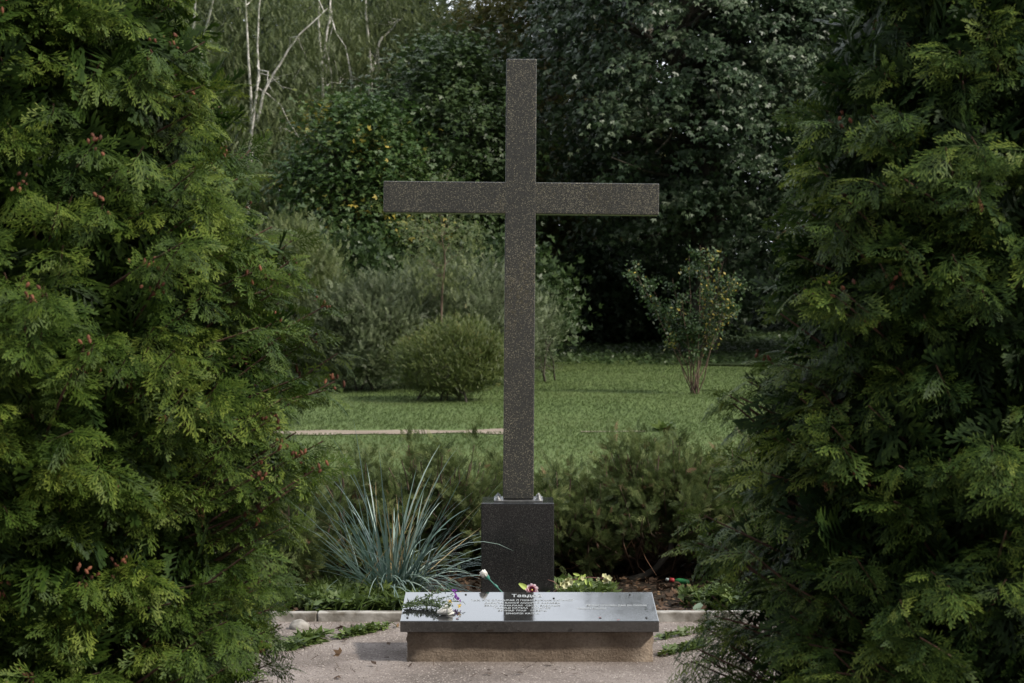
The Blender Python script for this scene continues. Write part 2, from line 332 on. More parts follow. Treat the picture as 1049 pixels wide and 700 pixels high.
PWD = 31.5 * k; PD = .17
Hc = EYE - (61 - HY) * k - ptop - .0125; lean = R(.42)
post = box_mesh('post', (PWD, PD, Hc), M['granite'], cross, (0, 0, 0), (0, lean, R(-.5)), .005, 2, .985)
post.location = (math.sin(lean) * Hc / 2, 0, ptop + .0125 + Hc / 2)
bz = EYE - (203 - HY) * k; bxl = (393 - 531) * k; bxr = (675 - 531) * k
xin = (534 - 531) * k
# the crossbeam is two arms butting on the post, one part
import bmesh
bm = bmesh.new()
for x0, x1 in ((bxl, xin - PWD / 2 + .012), (xin + PWD / 2 - .012, bxr)):
    r_ = bmesh.ops.create_cube(bm, size=1)
    for v in r_['verts']: v.co = Vector(((x0 + x1) / 2 + v.co.x * (x1 - x0), v.co.y * (PD - .004), v.co.z * 32 * k))
bmesh.ops.bevel(bm, geom=bm.edges[:], offset=.0045, segments=2, affect='EDGES', profile=.5)
me = bpy.data.meshes.new('crossbeam'); bm.to_mesh(me); bm.free(); me.materials.append(M['granite'])
beam = bpy.data.objects.new('crossbeam', me); C.objects.link(beam); beam.parent = cross; beam.location = (0, 0, bz); beam.rotation_euler = (0, R(.6), R(-.5))

# ------------------------------------------------------------------ thuja fronds
def kite(a, d, ln, wd, z=0., m=.45):
    """flat leaf from a along d (2D) -> 4 verts"""
    a = np.asarray(a); d = np.asarray(d) / np.hypot(*d); s = np.array([-d[1], d[0]])
    P = [a, a + d * ln * m + s * wd / 2, a + d * ln, a + d * ln * m - s * wd / 2]
    return np.array([(p_[0], p_[1], z) for p_ in P])
def frond(seed, nb=6, sub=2, wid=1.0):
    r = random.Random(seed); V = []; T = []
    bend = r.uniform(-.25, .25)
    def axis(u): return np.array([bend * u * u, u])
    def put(a, d, ln, wd, t0, t1):
        V.append(kite(a, d, ln, wd * wid, r.uniform(-.008, .008), .66)); T.append([t0, (t0 + t1) / 2, t1, (t0 + t1) / 2])
    for i in range(5):
        a = axis(i / 5); b_ = axis((i + 1) / 5); put(a, b_ - a, .24, .034, -.08, 0)
    put(axis(.93), (bend * 1.5, 1), .14, .038, 0, .18)
    for i in range(nb):
        u = .06 + .88 * i / nb + r.uniform(-.015, .015)
        for sgn in (-1, 1):
            if r.random() < .05: continue
            ln = (.52 * (1 - u) ** .75 + .10) * r.uniform(.75, 1.12); ang = R(r.uniform(36, 52)) * sgn + math.atan(2 * bend * u) * -1
            d = np.array([math.sin(ang), math.cos(ang)]); a = axis(u); put(a, d, ln, .036, -.08, .22)
            for j in range(sub):
                w_ = (j + 1.0) / (sub + .7); l2 = ln * (.42 - .2 * w_) * r.uniform(.8, 1.25) + .035
                for s2 in (-1, 1):
                    if r.random() < .18: continue
                    a2 = ang + s2 * R(r.uniform(30, 42)); put(a + d * ln * w_, (math.sin(a2), math.cos(a2)), l2, .037, -.02, .34)
    V = np.concatenate(V); T = np.concatenate(T)
    V[:, 2] += -.28 * V[:, 1] ** 2 - .22 * np.abs(V[:, 0]) ** 1.5 * 2      # tips droop, sides fold down
    n = len(V) // 4; return V, np.arange(n * 4).reshape(n, 4), T
FR = [frond(s) for s in range(7)]
FRlow = [frond(50 + s, 7, 1, 1.5) for s in range(4)]

def thuja(loc, H, Rb, prof, seed, mat, label, nb, cones=0, coneside=None, extra=()):
    r = np.random.default_rng(seed)
    root = empty('thuja', loc, label, 'thuja tree', 'thujas flanking the view')
    mb = MB(); mb.tube([(0, 0, -.05), (.02, 0, H * .3), (0, .02, H * .65), (0, 0, H * .97)], [.09, .07, .04, .008], 9); mb.build('trunk', M['bark'], root)
    tw = MB(); fo = MB(); CN = []
    lob = rdir(26, r); 
    h = r.uniform(.0, 1, nb * 3); keep = r.random(nb * 3) < np.interp(h, prof[0], prof[1]) / max(prof[1]) ; h = h[keep][:nb]
    az = r.uniform(0, 2 * np.pi, len(h)); P_, D_, N_, S_, T_ = [], [], [], [], []
    dirs = np.stack([np.cos(az), np.sin(az), (h - .5) * 3], -1); lump = np.max(unit(dirs) @ lob.T, axis=1)
    fine = .5 + .5 * np.sin(az * 7 + h * 31 + seed) * np.sin(h * 47 + az * 3)
    Rs = np.interp(h, prof[0], prof[1]) * Rb * (.59 + .19 * lump + .24 * fine) * r.uniform(.9, 1.08, len(h))
    bl = [(h[i] * H, az[i], Rs[i]) for i in range(len(h))] + list(extra)
    for i, (zz, a, rs) in enumerate(bl):
        out_ = np.array([math.cos(a), math.sin(a), 0]); side = np.array([-out_[1], out_[0], 0]); rise = rs * r.uniform(.25, .75); z0 = max(.12, zz - rise)
        u = np.linspace(0, 1, 7)[:, None]; wig = r.uniform(-.10, .10)
        P = out_ * rs * u + side * wig * rs * np.sin(u * 3) + np.array([0, 0, 1]) * (z0 + (zz - z0) * u ** 1.3 - .10 * rs * np.maximum(u - .75, 0))
        tw.tube(P, np.linspace(.011, .0022, 7), 4, r.uniform(0, 1))
        nf = r.integers(15, 21); us = np.sort(1 - r.random(nf) ** 1.4 * min(.62, .48 / max(rs, .2)))
        if rs < .25: us = us * .9 + .1
        pos = np.stack([np.interp(us, u[:, 0], P[:, c_]) for c_ in range(3)], -1)
        sg = np.where(np.arange(nf) % 2 == 0, 1, -1) * r.uniform(.25, 1.15, nf)
        sg[-1] = r.uniform(-.2, .2)
        d = out_[None] * r.uniform(.55, 1.0, nf)[:, None] + side[None] * sg[:, None] + np.array([0, 0, 1.])[None] * r.uniform(-.65, .40, nf)[:, None]
        nn = out_[None] * r.uniform(.2, 1.1, nf)[:, None] + np.array([0, 0, 1.])[None] * r.uniform(.2, 1.2, nf)[:, None] + r.normal(0, .38, (nf, 3))
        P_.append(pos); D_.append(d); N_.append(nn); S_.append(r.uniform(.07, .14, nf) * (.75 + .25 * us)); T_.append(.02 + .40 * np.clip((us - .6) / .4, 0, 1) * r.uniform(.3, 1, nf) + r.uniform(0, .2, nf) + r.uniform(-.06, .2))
        if cones and r.random() < cones and (coneside is None or math.cos(a - coneside) > -.1):
            cc = P[r.integers(5, 7)] + [0, 0, .012]
            for q in range(r.integers(4, 10)):
                c0 = cc + r.normal(0, .017, 3); dd = rdir(1, r)[0] * .5 + np.array([0, 0, -.6]); t_ = r.random()
                CN.append((c0, dd, t_))
    P_ = np.concatenate(P_); D_ = np.concatenate(D_); N_ = np.concatenate(N_); S_ = np.concatenate(S_); T_ = np.concatenate(T_)
    pick = r.integers(0, len(FR), len(P_)); dead = r.random(len(P_)) < .0022
    for k_, (tv, tf, tt) in enumerate(FR):
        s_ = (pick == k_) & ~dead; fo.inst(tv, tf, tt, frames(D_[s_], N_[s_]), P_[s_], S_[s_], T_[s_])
    for i in np.nonzero(dead)[0][:60]:
        de = MB(); de.inst(*FR[i % 7], frames(D_[i:i+1] + np.array([0, 0, -.8]), N_[i:i+1]), P_[i:i+1] + unit(D_[i:i+1]) * .03, S_[i:i+1] * .6, r.random(1)); de.build('withered_spray', M['dead'], root)
    # inner sprays that close the crown, tinted dark for the shade in the gaps
    n = int(nb * 5.5); h = r.uniform(.01, .96, n); a = r.uniform(0, 2 * np.pi, n); rr_ = np.interp(h, prof[0], prof[1]) * Rb * r.uniform(.28, .72, n)
    o_ = np.stack([np.cos(a), np.sin(a), 0 * a], -1); pos = o_ * rr_[:, None] + np.stack([0 * a, 0 * a, h * H], -1)
    d = rdir(n, r) * .7 + o_ * .6; pk = r.integers(0, len(FRlow), n)
    for k_, (tv, tf, tt) in enumerate(FRlow):
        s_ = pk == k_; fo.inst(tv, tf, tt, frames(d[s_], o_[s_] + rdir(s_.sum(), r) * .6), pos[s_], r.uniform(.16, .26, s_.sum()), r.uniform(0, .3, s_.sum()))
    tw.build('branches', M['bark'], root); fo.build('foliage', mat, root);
    if CN:
        def show(c): p_ = c[0] + np.array(loc); q = np.array([p_[0], p_[1], p_[2] - EYE]); inside = abs(q[0] / q[1]) < .25 and abs(q[2] / q[1]) < .17; dist = np.hypot(c[0][0], c[0][1]); return -(inside * 10) - dist * 2 + c[0][1] * 3
        CN.sort(key=show); base = None; rest = MB()
        for i, (c0, dd, t_) in enumerate(CN):
            if i < 100:
                mb = MB(); dd = dd / (np.linalg.norm(dd) + 1e-9) * .62
                mb.tube([c0, c0 + dd * .008, c0 + dd * .018, c0 + dd * .027], [.002, .0050, .0048, .0015], 6, t_); mb.build('cone', M['cone'], root)
            else: rest.tube([c0, c0 + dd * .006, c0 + dd * .014, c0 + dd * .02], [.002, .0050, .0048, .0015], 5, t_)
        if len(CN) > 100: tag(rest.build('cones', M['cone'], root), kind='stuff')
    return root

# left tree: axis and radius follow the silhouette right edge
yl = 6.6; axl = wx(20, yl)
hz_ = lambda py, Y=yl: EYE - (py - HY) / F * Y
pts = [(700, 316), (600, 312), (520, 300), (440, 325), (360, 345), (300, 330), (200, 290), (100, 262), (0, 200), (-150, 165), (-400, 90), (-550, 25)]
Hl = 4.35
ph = [0] + [hz_(a) / Hl for a, b in pts]; pr = [.85] + [(b - 20) / F * yl for a, b in pts]
order = np.argsort(ph); profl = (np.array(ph)[order], np.array(pr)[order])
thuja((axl, yl, 0), Hl, 1.0, profl, 11, M['thuja'], 'tall dense green thuja with many small brown cones, left of the cross', 1250, .32, -.3)
yr = 6.1; axr = wx(1010, yr); hr = lambda py: EYE - (py - HY) / F * yr
pts = [(700, 735), (640, 728), (560, 722), (500, 742), (440, 752), (380, 770), (300, 762), (200, 782), (150, 792), (80, 828), (0, 868), (-200, 900), (-420, 960), (-560, 1005)]
Hr = 4.25; ph = [0] + [hr(a) / Hr for a, b in pts]; pr = [.8] + [(1010 - b) / F * yr for a, b in pts]
order = np.argsort(ph); profr = (np.array(ph)[order], np.array(pr)[order])
ex = []
for px, py in ((738, 415), (742, 424), (760, 430), (702, 672), (700, 690), (715, 655), (722, 640), (708, 683)):
    ex.append((hr(py) + .05, math.pi * r_a if False else math.pi + .02 * ((px * 7) % 5 - 2), (1010 - px) / F * yr * .97))
thuja((axr, yr, 0), Hr, 1.0, profr, 23, M['thuja2'], 'tall dark green thuja with lighter frond tips, right of the cross', 900, .10, 2.6, ex)

# ------------------------------------------------------------------ leaf templates
def fan(n, ang, ln, wd, seed=0):
    r = random.Random(seed); V = []
    for i in range(n):
        a = R((i - (n - 1) / 2) * ang); V.append(kite((0, 0), (math.sin(a), math.cos(a)), ln * (1 - .16 * abs(i - (n - 1) / 2)), wd, r.uniform(-.05, .05)))
    V = np.concatenate(V); V[:, 2] -= .25 * V[:, 1] ** 2; return V, np.arange(n * 4).reshape(n, 4), np.zeros(n * 4)
LEAF1 = fan(1, 0, 1, .55); LEAF3 = fan(3, 55, 1, .42, 2); LEAFN = fan(1, 0, 1, .3)
def pinn(n, seed=0, ln=.35, wd=.14, droop=.3):
    """a twig with small leaves on both sides"""
    r = random.Random(seed); V = [kite((0, 0), (0, 1), 1, .018)]
    for i in range(n):
        u = .1 + .9 * i / n
        for s in (-1, 1):
            a = s * R(r.uniform(35, 70)); V.append(kite((0, u), (math.sin(a), math.cos(a)), ln * r.uniform(.7, 1.2) * (1 - .4 * u), wd, r.uniform(-.06, .06)))
    V = np.concatenate(V); V[:, 2] -= droop * V[:, 1] ** 2; n = len(V) // 4; return V, np.arange(n * 4).reshape(n, 4), np.repeat(np.array([r.uniform(-.1, .12) for _ in range(n)]), 4)
TW = [pinn(7, s, .24, .075) for s in range(3)]

def trunk_path(base, top, r, wob=.02, n=7):
    u = np.linspace(0, 1, n)[:, None]; L_ = np.linalg.norm(np.array(top) - base)
    P = np.array(base) * (1 - u) + np.array(top) * u; P[1:-1] += r.normal(0, wob * L_, (n - 2, 3)) * [1, 1, .2]; return P

def tree(name, label, px, Y, H, Rx, base, clumps, per, leaf, tmpl, mat, bark, seed, cat='tree', group=None, tr=.16, csize=.55, flat=.55, ntr=1, tilt=0, shell=.45,
         droop=0., limbs=22, parts=('trunk', 'branches', 'crown'), outline=None, loc=None, tintbase=.0, tintvar=.7, top_w=.6, gap=.0, paths=None, up=0., bough=0.):
    r = np.random.default_rng(seed); X = wx(px, Y)
    root = empty(name, loc or (X, Y, float(gz(Y))), label, cat, group)
    lobes = rdir(14, r); lobw = r.uniform(.6, 1.0, 14)
    d = rdir(clumps * 2, r); u = r.random(len(d)) ** (1 / 3) * (1 - shell) + shell
    lum = np.max(d @ lobes.T * lobw, axis=1); rad = .52 + .5 * lum
    c = d * (u * rad)[:, None]
    zc = (H + base) / 2; hh = (H - base) / 2
    wz = np.interp(c[:, 2], [-1, -.2, .4, 1], [1, 1, .85 + .15 * top_w, top_w])
    c = np.stack([c[:, 0] * Rx * wz + tilt * (c[:, 2] + 1) * hh, c[:, 1] * Rx * wz, zc + c[:, 2] * hh], -1)
    c = c[c[:, 2] > base * .7 + .05][:clumps]
    if paths: c[:, 1] = np.where(np.abs(c[:, 1]) < .5 * Rx, c[:, 1] + .5 * Rx, c[:, 1])
    if gap:                                                      # missing boughs
        h_ = r.uniform(-1, 1, (10, 3)) * [Rx, Rx, hh] + [0, 0, zc]; dd = np.min(np.linalg.norm(c[:, None] - h_[None], axis=2), axis=1); c = c[dd > gap]
    tk = MB(); lb = MB(); cr_ = MB()
    tops = []
    if paths:
        for pl in paths:
            A = np.array([[wx(a, Y) - X, 0, EYE - (b - HY) / F * Y - float(gz(Y))] for a, b in pl]); A[:, 1] = np.linspace(0, r.uniform(-.5, .5), len(A)); uu = np.linspace(0, 1, 9)
            P = np.stack([np.interp(uu, np.linspace(0, 1, len(A)), A[:, q]) for q in range(3)], -1); P[1:-1] += r.normal(0, .035, (7, 3))
            hi = P[0, 2] > 1.5; tk.tube(P, np.linspace(tr * (.55 if hi else 1), tr * .14, 9), 7, .5); tops.append(np.stack([np.interp(np.linspace(0, 1, 7), uu, P[:, q]) for q in range(3)], -1))
        ntr = len(paths)
    for q in range(0 if paths else ntr):
        b0 = np.array([r.normal(0, .06 * ntr), r.normal(0, .06 * ntr), -.1]) if ntr > 1 else np.array([0, 0, -.1])
        t0 = np.array([tilt * hh * 1.5 + (r.normal(0, Rx * .35) if ntr > 1 else 0), r.normal(0, Rx * .3) if ntr > 1 else 0, H * r.uniform(.7, .9)])
        P = trunk_path(b0, t0, r); tk.tube(P, np.linspace(tr, tr * .18, 7) / (ntr ** .4), 8, .5); tops.append(P)
    idx = r.choice(len(c), min(limbs, len(c)), replace=False)
    for i in idx:
        P = tops[r.integers(ntr)]; hfrac = np.clip((c[i, 2] - r.uniform(.15, .45) * np.hypot(c[i, 0], c[i, 1]) * 1.3) / P[-1, 2], .12, .97)
        s0 = np.array([np.interp(hfrac, np.linspace(0, 1, 7), P[:, a]) for a in range(3)]); u_ = np.linspace(0, 1, 6)[:, None]
        Q = s0 * (1 - u_) + c[i] * u_; Q[1:-1] += r.normal(0, .03 * np.linalg.norm(c[i] - s0), (4, 3)); Q[:, 2] += np.sin(u_[:, 0] * 3.14) * .08 * np.linalg.norm(c[i] - s0)
        r0 = tr * .38 * (1 - .6 * hfrac); lb.tube(Q, np.linspace(r0, r0 * .15, 6), 5, .5)
        for _ in range(2):
            k_ = r.integers(2, 5); e = c[i] + r.normal(0, csize * 1.2, 3); Q2 = np.stack([Q[k_], (Q[k_] + e) / 2 + r.normal(0, .08, 3), e]); lb.tube(Q2, [r0 * .4, r0 * .25, r0 * .08], 4, .5)
    n = len(c) * per; ci = np.repeat(np.arange(len(c)), per)
    outd = unit(c - np.array([0, 0, zc * .9 + .1]))[ci]
    off = r.normal(0, 1, (n, 3)) * csize * np.array([1, 1, flat]) * r.uniform(.6, 1.25, len(c))[ci][:, None]
    if bough:
        hz = unit(outd * [1, 1, 0]); al = r.normal(0, 1, n); off = off * [.6, .6, .8] + hz * (al * bough)[:, None]; off[:, 2] -= .22 * al * bough + .12 * np.abs(al) * bough
    pos = c[ci] + off; pos[:, 2] -= droop * np.abs(off).sum(1); ok = pos[:, 2] > .04; pos = pos[ok]; outd = outd[ok]; ci = ci[ok]; n = len(pos)
    dd = rdir(n, r) * (.8 if up <= 0 else .5) + outd * .5 + np.array([0, 0, -.25 - droop * 2 + up]); nn = np.array([0, 0, .9]) + outd * .7 + r.normal(0, .5, (n, 3))
    ti = tintbase + r.random(len(c))[ci] * tintvar * .6 + r.random(n) * tintvar * .6; tm = tmpl if isinstance(tmpl, list) else [tmpl]; pk = r.integers(0, len(tm), n)
    for k_, (tv, tf, tt) in enumerate(tm):
        s_ = pk == k_; cr_.inst(tv, tf, tt, frames(dd[s_], nn[s_]), pos[s_], leaf * r.uniform(.7, 1.25, s_.sum()), ti[s_])
    tk.build(parts[0], M[bark], root, True)
    if limbs: lb.build(parts[1], M[bark], root, True)
    cr_.build(parts[2], M[mat], root); return root

BG = 'trees at the back of the lawn'
# right: big silver maple whose boughs sweep low, and its neighbours
tree('silver_maple', 'huge dark maple with pale leaf undersides, right behind the cross', 718, 51, 17.0, 4.4, .9, 720, 125, .12, LEAF3, 'silver', 'bark_grey', 31, group=BG, tintvar=.82, tr=.42, csize=.42, flat=.30, droop=.06, bough=.55, limbs=60, top_w=.42, shell=.45)
tree('silver_maple', 'dark maple partly hidden behind the right thuja', 850, 53, 15, 4.6, .9, 380, 120, .125, LEAF3, 'silver', 'bark_grey', 32, group=BG, tr=.36, csize=.45, flat=.3, droop=.06, bough=.5, limbs=40, top_w=.5, shell=.55, tintvar=.6)
tree('oak_tree', 'olive brown tree with sky gaps in its crown, directly behind the top of the cross', 555, 58, 11.8, 3.4, 1.6, 300, 120, .12, LEAF3, 'autumn', 'bark_grey', 33, group=BG, tr=.25, csize=.55, limbs=50, gap=.35)
# centre left
tree('maple_tree', 'dark green rounded maple above the left arm of the cross', 452, 50, 8.3, 2.45, .5, 240, 150, .12, LEAF3, 'maple', 'bark_grey', 34, group=BG, tr=.2, csize=.46, limbs=30)
tree('elder_tree', 'green tree dotted with yellow leaf clusters, left of the cross arm', 372, 48, 6.6, 2.1, .3, 220, 150, .105, LEAF3, 'elder', 'bark_grey', 35, group=BG, tr=.16, csize=.42, limbs=30, ntr=2, tintvar=.88)
# birches: thin white stems, fine hanging leaf
STR = [pinn(9, 40 + s_, .16, .085, .1) for s_ in range(3)]
def birch(label, px, Y, H, Rx, seed, paths, cl=150):
    return tree('birch_tree', label, px, Y, H, Rx, 1.8, cl, 85, .25, STR, 'birchleaf', 'birch', seed, group='birches at the back of the lawn', tr=.085, csize=.45, flat=1.0, droop=.5, limbs=9, top_w=.7, paths=paths, shell=.2)
birch('leaning twin stemmed birch with white bark beside the left thuja', 268, 52, 12.0, 1.9, 41, [[(250, 372), (252, 250), (256, 150), (254, 60), (248, -60)], [(254, 190), (262, 110), (266, 40), (270, -80)], [(262, 130), (272, 85), (300, 48), (336, 10)]], 130)
birch('white birch in the gap behind the top of the left thuja', 205, 53, 12, 1.8, 42, [[(186, 368), (196, 200), (200, 60), (203, -60)], [(198, 120), (208, 50), (222, 0), (232, -50)]], 120)
birch('birch with pale forked stem, second birch right of the left thuja', 330, 56, 12.4, 1.8, 43, [[(334, 360), (332, 200), (331, 60), (326, -60)], [(331, 70), (338, 20), (344, -40)]], 125)
birch('slender birch with fine olive foliage above the yellow dotted tree', 388, 58, 12.2, 1.8, 44, [[(384, 360), (381, 200), (380, 74), (377, 20), (372, -60)], [(380, 76), (392, 40), (412, 18)]], 125)
birch('birch nearest to the top of the cross, with a thin grey stem', 468, 60, 12.4, 1.7, 45, [[(488, 355), (490, 200), (489, 90), (484, 30), (478, -60)]], 120)
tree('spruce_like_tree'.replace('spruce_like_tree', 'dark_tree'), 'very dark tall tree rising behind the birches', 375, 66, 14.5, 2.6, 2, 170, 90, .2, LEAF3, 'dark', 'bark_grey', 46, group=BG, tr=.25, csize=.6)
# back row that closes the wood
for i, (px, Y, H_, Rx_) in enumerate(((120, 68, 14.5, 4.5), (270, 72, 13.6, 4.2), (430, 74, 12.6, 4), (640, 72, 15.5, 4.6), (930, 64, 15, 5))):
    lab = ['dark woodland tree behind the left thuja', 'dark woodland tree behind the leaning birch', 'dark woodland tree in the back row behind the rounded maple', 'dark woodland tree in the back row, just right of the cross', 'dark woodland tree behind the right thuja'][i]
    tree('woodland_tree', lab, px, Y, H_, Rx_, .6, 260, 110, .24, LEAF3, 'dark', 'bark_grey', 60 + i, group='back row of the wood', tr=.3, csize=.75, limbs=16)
tree('tall_poplar', 'tall tree above the dark maple, mirrored at the right end of the slab', 664, 60, 24.1, 2.9, 11.5, 230, 60, .2, TW, 'silver', 'bark_grey', 66, group='trees above the frame', tr=.3, csize=.6, limbs=40, top_w=.8, gap=.5)
tree('tall_poplar', 'slimmer tall tree beside the first one, mirrored nearer the middle of the slab', 612, 62, 23.9, 1.7, 13, 120, 45, .2, TW, 'silver', 'bark_grey', 67, group='trees above the frame', tr=.25, csize=.5, limbs=40, top_w=.6, gap=.5)
# beyond the edges of the picture
for i, (X_, Y) in enumerate(((-17, 50), (-25, 46), (16, 46.5), (26, 50), (21.5, 42))):  # the last one is out of view, added to shade the far ground
    tree('woodland_tree', ['tree at the wood edge far left', 'outermost tree at the far left of the wood edge', 'tree at the wood edge far right', 'outermost tree at the far right of the wood edge', 'unseen tree added forward of the wood edge to shade the ground, far right'][i], 0, Y, 13, 5, .5, 200, 60, .26, LEAF3, 'dark', 'bark_grey', 70 + i, group='trees beside the wood', tr=.3, csize=.8, limbs=14, loc=(X_, Y, float(gz(Y))))
# undergrowth at the wood edge: dark leafy mass, uncountable
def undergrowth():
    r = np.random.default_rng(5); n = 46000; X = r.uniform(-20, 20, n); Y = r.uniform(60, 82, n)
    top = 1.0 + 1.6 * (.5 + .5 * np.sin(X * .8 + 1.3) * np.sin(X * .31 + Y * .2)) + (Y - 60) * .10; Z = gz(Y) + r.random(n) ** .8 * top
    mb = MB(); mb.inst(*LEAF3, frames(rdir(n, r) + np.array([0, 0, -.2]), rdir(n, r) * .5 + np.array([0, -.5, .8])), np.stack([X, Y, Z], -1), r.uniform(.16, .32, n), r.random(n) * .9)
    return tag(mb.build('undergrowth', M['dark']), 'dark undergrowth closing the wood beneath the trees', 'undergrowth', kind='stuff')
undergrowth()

# ------------------------------------------------------------------ shrubs in mid distance
SH = 'shrubs on the lawn'
sp = ('stems', 'branches', 'foliage')
def shrub(name, label, px, Y, pyt, pyb_unused, wpx, seed, mat, leaf=.075, cl=150, per=90, cs=.2, tm=None, ntr=5, bark='bark_grey', flat=.9, base=.1, tr=.04, group=SH, **k):
    g = float(gz(Y)); H_ = EYE - (pyt - HY) / F * Y - g; Rx_ = wpx / 2 / F * Y
    return tree(name, label, px, Y, H_, Rx_, base, cl, per, leaf, tm or TW, mat, bark, seed, 'shrub', group, tr, cs, flat, ntr, limbs=20, parts=sp, up=.9, **k)
shrub('grey_green_shrub', 'wide grey green feathery shrub behind the round bush', 462, 38.5, 268, 0, 205, 81, 'willow', .17, 230, 75, .20, top_w=.75, gap=.22)
shrub('grey_green_shrub', 'grey green shrub with dark base, left of the round bush', 372, 37.0, 284, 0, 118, 82, 'willow', .17, 190, 70, .18, top_w=.7, gap=.2)
shrub('yellow_green_shrub', 'tall yellow green shrub beside the right edge of the left thuja', 300, 38, 222, 0, 115, 83, 'yellowgreen', .16, 180, 75, .22, top_w=.5)
shrub('grey_green_shrub', 'narrow pale shrub peeking out right of the cross post', 552, 40, 292, 0, 42, 84, 'willow', .09, 60, 60, .18)
shrub('round_bush', 'round clipped looking bush with reddish tips on the lawn, left of the post', 460, 34.2, 331, 0, 112, 85, 'spirea', .085, 230, 105, .11, top_w=.85, shell=.7, flat=1)
shrub('dark_shrub', 'dark leafy shrub filling the gap under the yellow dotted tree', 345, 44, 235, 0, 150, 86, 'maple', .13, 150, 80, .3, tm=[LEAF3])
shrub('dark_shrub', 'dark leafy shrub under the rounded maple', 500, 46, 252, 0, 190, 87, 'maple', .13, 170, 80, .32, tm=[LEAF3])
shrub('dark_shrub', 'dark shrub under the low boughs of the huge maple, right of the post', 612, 56, 262, 0, 110, 91, 'dark', .17, 150, 90, .38, tm=[LEAF3])
shrub('dark_shrub', 'dark shrub behind the open shrub at the wood edge', 690, 57, 268, 0, 120, 92, 'dark', .17, 150, 90, .38, tm=[LEAF3])
# sapling with a pale brown stem
tree('birch_sapling', 'young thin sapling with a tan stem rising out of the grey green shrubs', 452, 36.6, EYE + .115 * 36.6 * .48 - .12 + .55, .78, 1.6, 34, 42, .13, TW, 'yellowgreen', 'juniper_twig', 88, 'sapling', None, .04, .16, .8, limbs=16, droop=.15)
# open V-shaped small tree on the right of the lawn
def v_shrub():
    r = np.random.default_rng(9); Y = 36.; X0 = wx(712, Y); g = float(gz(Y)); root = empty('open_shrub', (X0, Y, g), 'many stemmed open shrub with some yellow leaves, standing alone on the lawn', 'shrub', SH)
    st = MB(); fo = MB(); tips = [(650, 272), (668, 292), (690, 285), (706, 262), (716, 252), (728, 262), (740, 268), (750, 278), (698, 310), (735, 300), (722, 300), (684, 318), (752, 300)]
    P_ = []; 
    for i, (px, py) in enumerate(tips):
        e = np.array([wx(px, Y) - X0, r.uniform(-.45, .45), EYE - (py - HY) / F * Y - g]); b0 = np.array([r.normal(0, .05), r.normal(0, .05), -.03]); u = np.linspace(0, 1, 8)[:, None]
        P = b0 + (e - b0) * np.c_[u ** 1.0, u, u]; P[1:-1] += r.normal(0, .02, (6, 3)); st.tube(P, np.linspace(.013, .003, 8), 5)
        for q in range(8):
            k_ = r.uniform(.38 if 660 < px < 745 else .6, 1); p0 = np.array([np.interp(k_, u[:, 0], P[:, a]) for a in range(3)]); dd = rdir(1, r)[0] * .25 + np.array([0, 0, .08]); st.tube([p0, p0 + dd * .5, p0 + dd], [.005, .003, .002], 4)
            for j in range(5): P_.append(p0 + dd * r.uniform(.3, 1.1))
    P_ = np.array(P_); n = len(P_); off = r.normal(0, .065, (n * 9, 3)); pos = np.repeat(P_, 9, 0) + off; n2 = len(pos)
    px_ = pos[:, 0]; yel = (r.random(n2) < np.clip(.03 + .13 * (px_ > .12) * (px_ < .75), 0, 1)); ti = np.where(yel, r.uniform(.92, 1, n2), r.uniform(0, .8, n2))
    fo.inst(*LEAF1, frames(rdir(n2, r) + np.array([0, 0, -.3]), rdir(n2, r) + np.array([0, -.4, .6])), pos, r.uniform(.05, .085, n2), ti)
    # yellow cluster low on the left
    c = np.array([-.42, 0, .92 - .0]); n3 = 60; fo.inst(*LEAF1, frames(rdir(n3, r), rdir(n3, r)), c + r.normal(0, .07, (n3, 3)), r.uniform(.05, .08, n3), r.uniform(.8, 1, n3))
    st.build('stems', M['juniper_twig'], root); fo.build('foliage', M['openleaf'], root)
M['openleaf'] = leafmat('open_shrub_leaf', [(0, (.025, .05, .018)), (.6, (.048, .088, .030)), (.9, (.095, .14, .05)), (.98, (.42, .33, .07)), (1, (.5, .40, .08))], .2, .5)
v_shrub()

# ------------------------------------------------------------------ junipers behind the kerb
def sprig(seed, n=11):
    r = random.Random(seed); V = [kite((0, 0), (0, 1), 1, .025)]
    for i in range(n):
        u = .05 + .93 * i / n
        for s in (-1, 1):
            a = s * R(r.uniform(22, 48)); l_ = (.36 * (1 - u) + .13) * r.uniform(.7, 1.2); V.append(kite((0, u), (math.sin(a), math.cos(a)), l_, .034, r.uniform(-.08, .08)))
            if l_ > .2: V.append(kite((math.sin(a) * l_ * .4, u + math.cos(a) * l_ * .4), (math.sin(a * .1 + s * .2), 1), l_ * .55, .034, r.uniform(-.08, .08)))
    V = np.concatenate(V); n = len(V) // 4; V[:, 2] -= .15 * V[:, 1] ** 2; V[:, 2] += np.repeat([r.uniform(-.09, .09) for _ in range(n)], 4) * V[:, 1]
    return V, np.arange(n * 4).reshape(n, 4), np.repeat([r.uniform(-.1, .15) for _ in range(n)], 4)
SPG = [sprig(s) for s in range(5)]
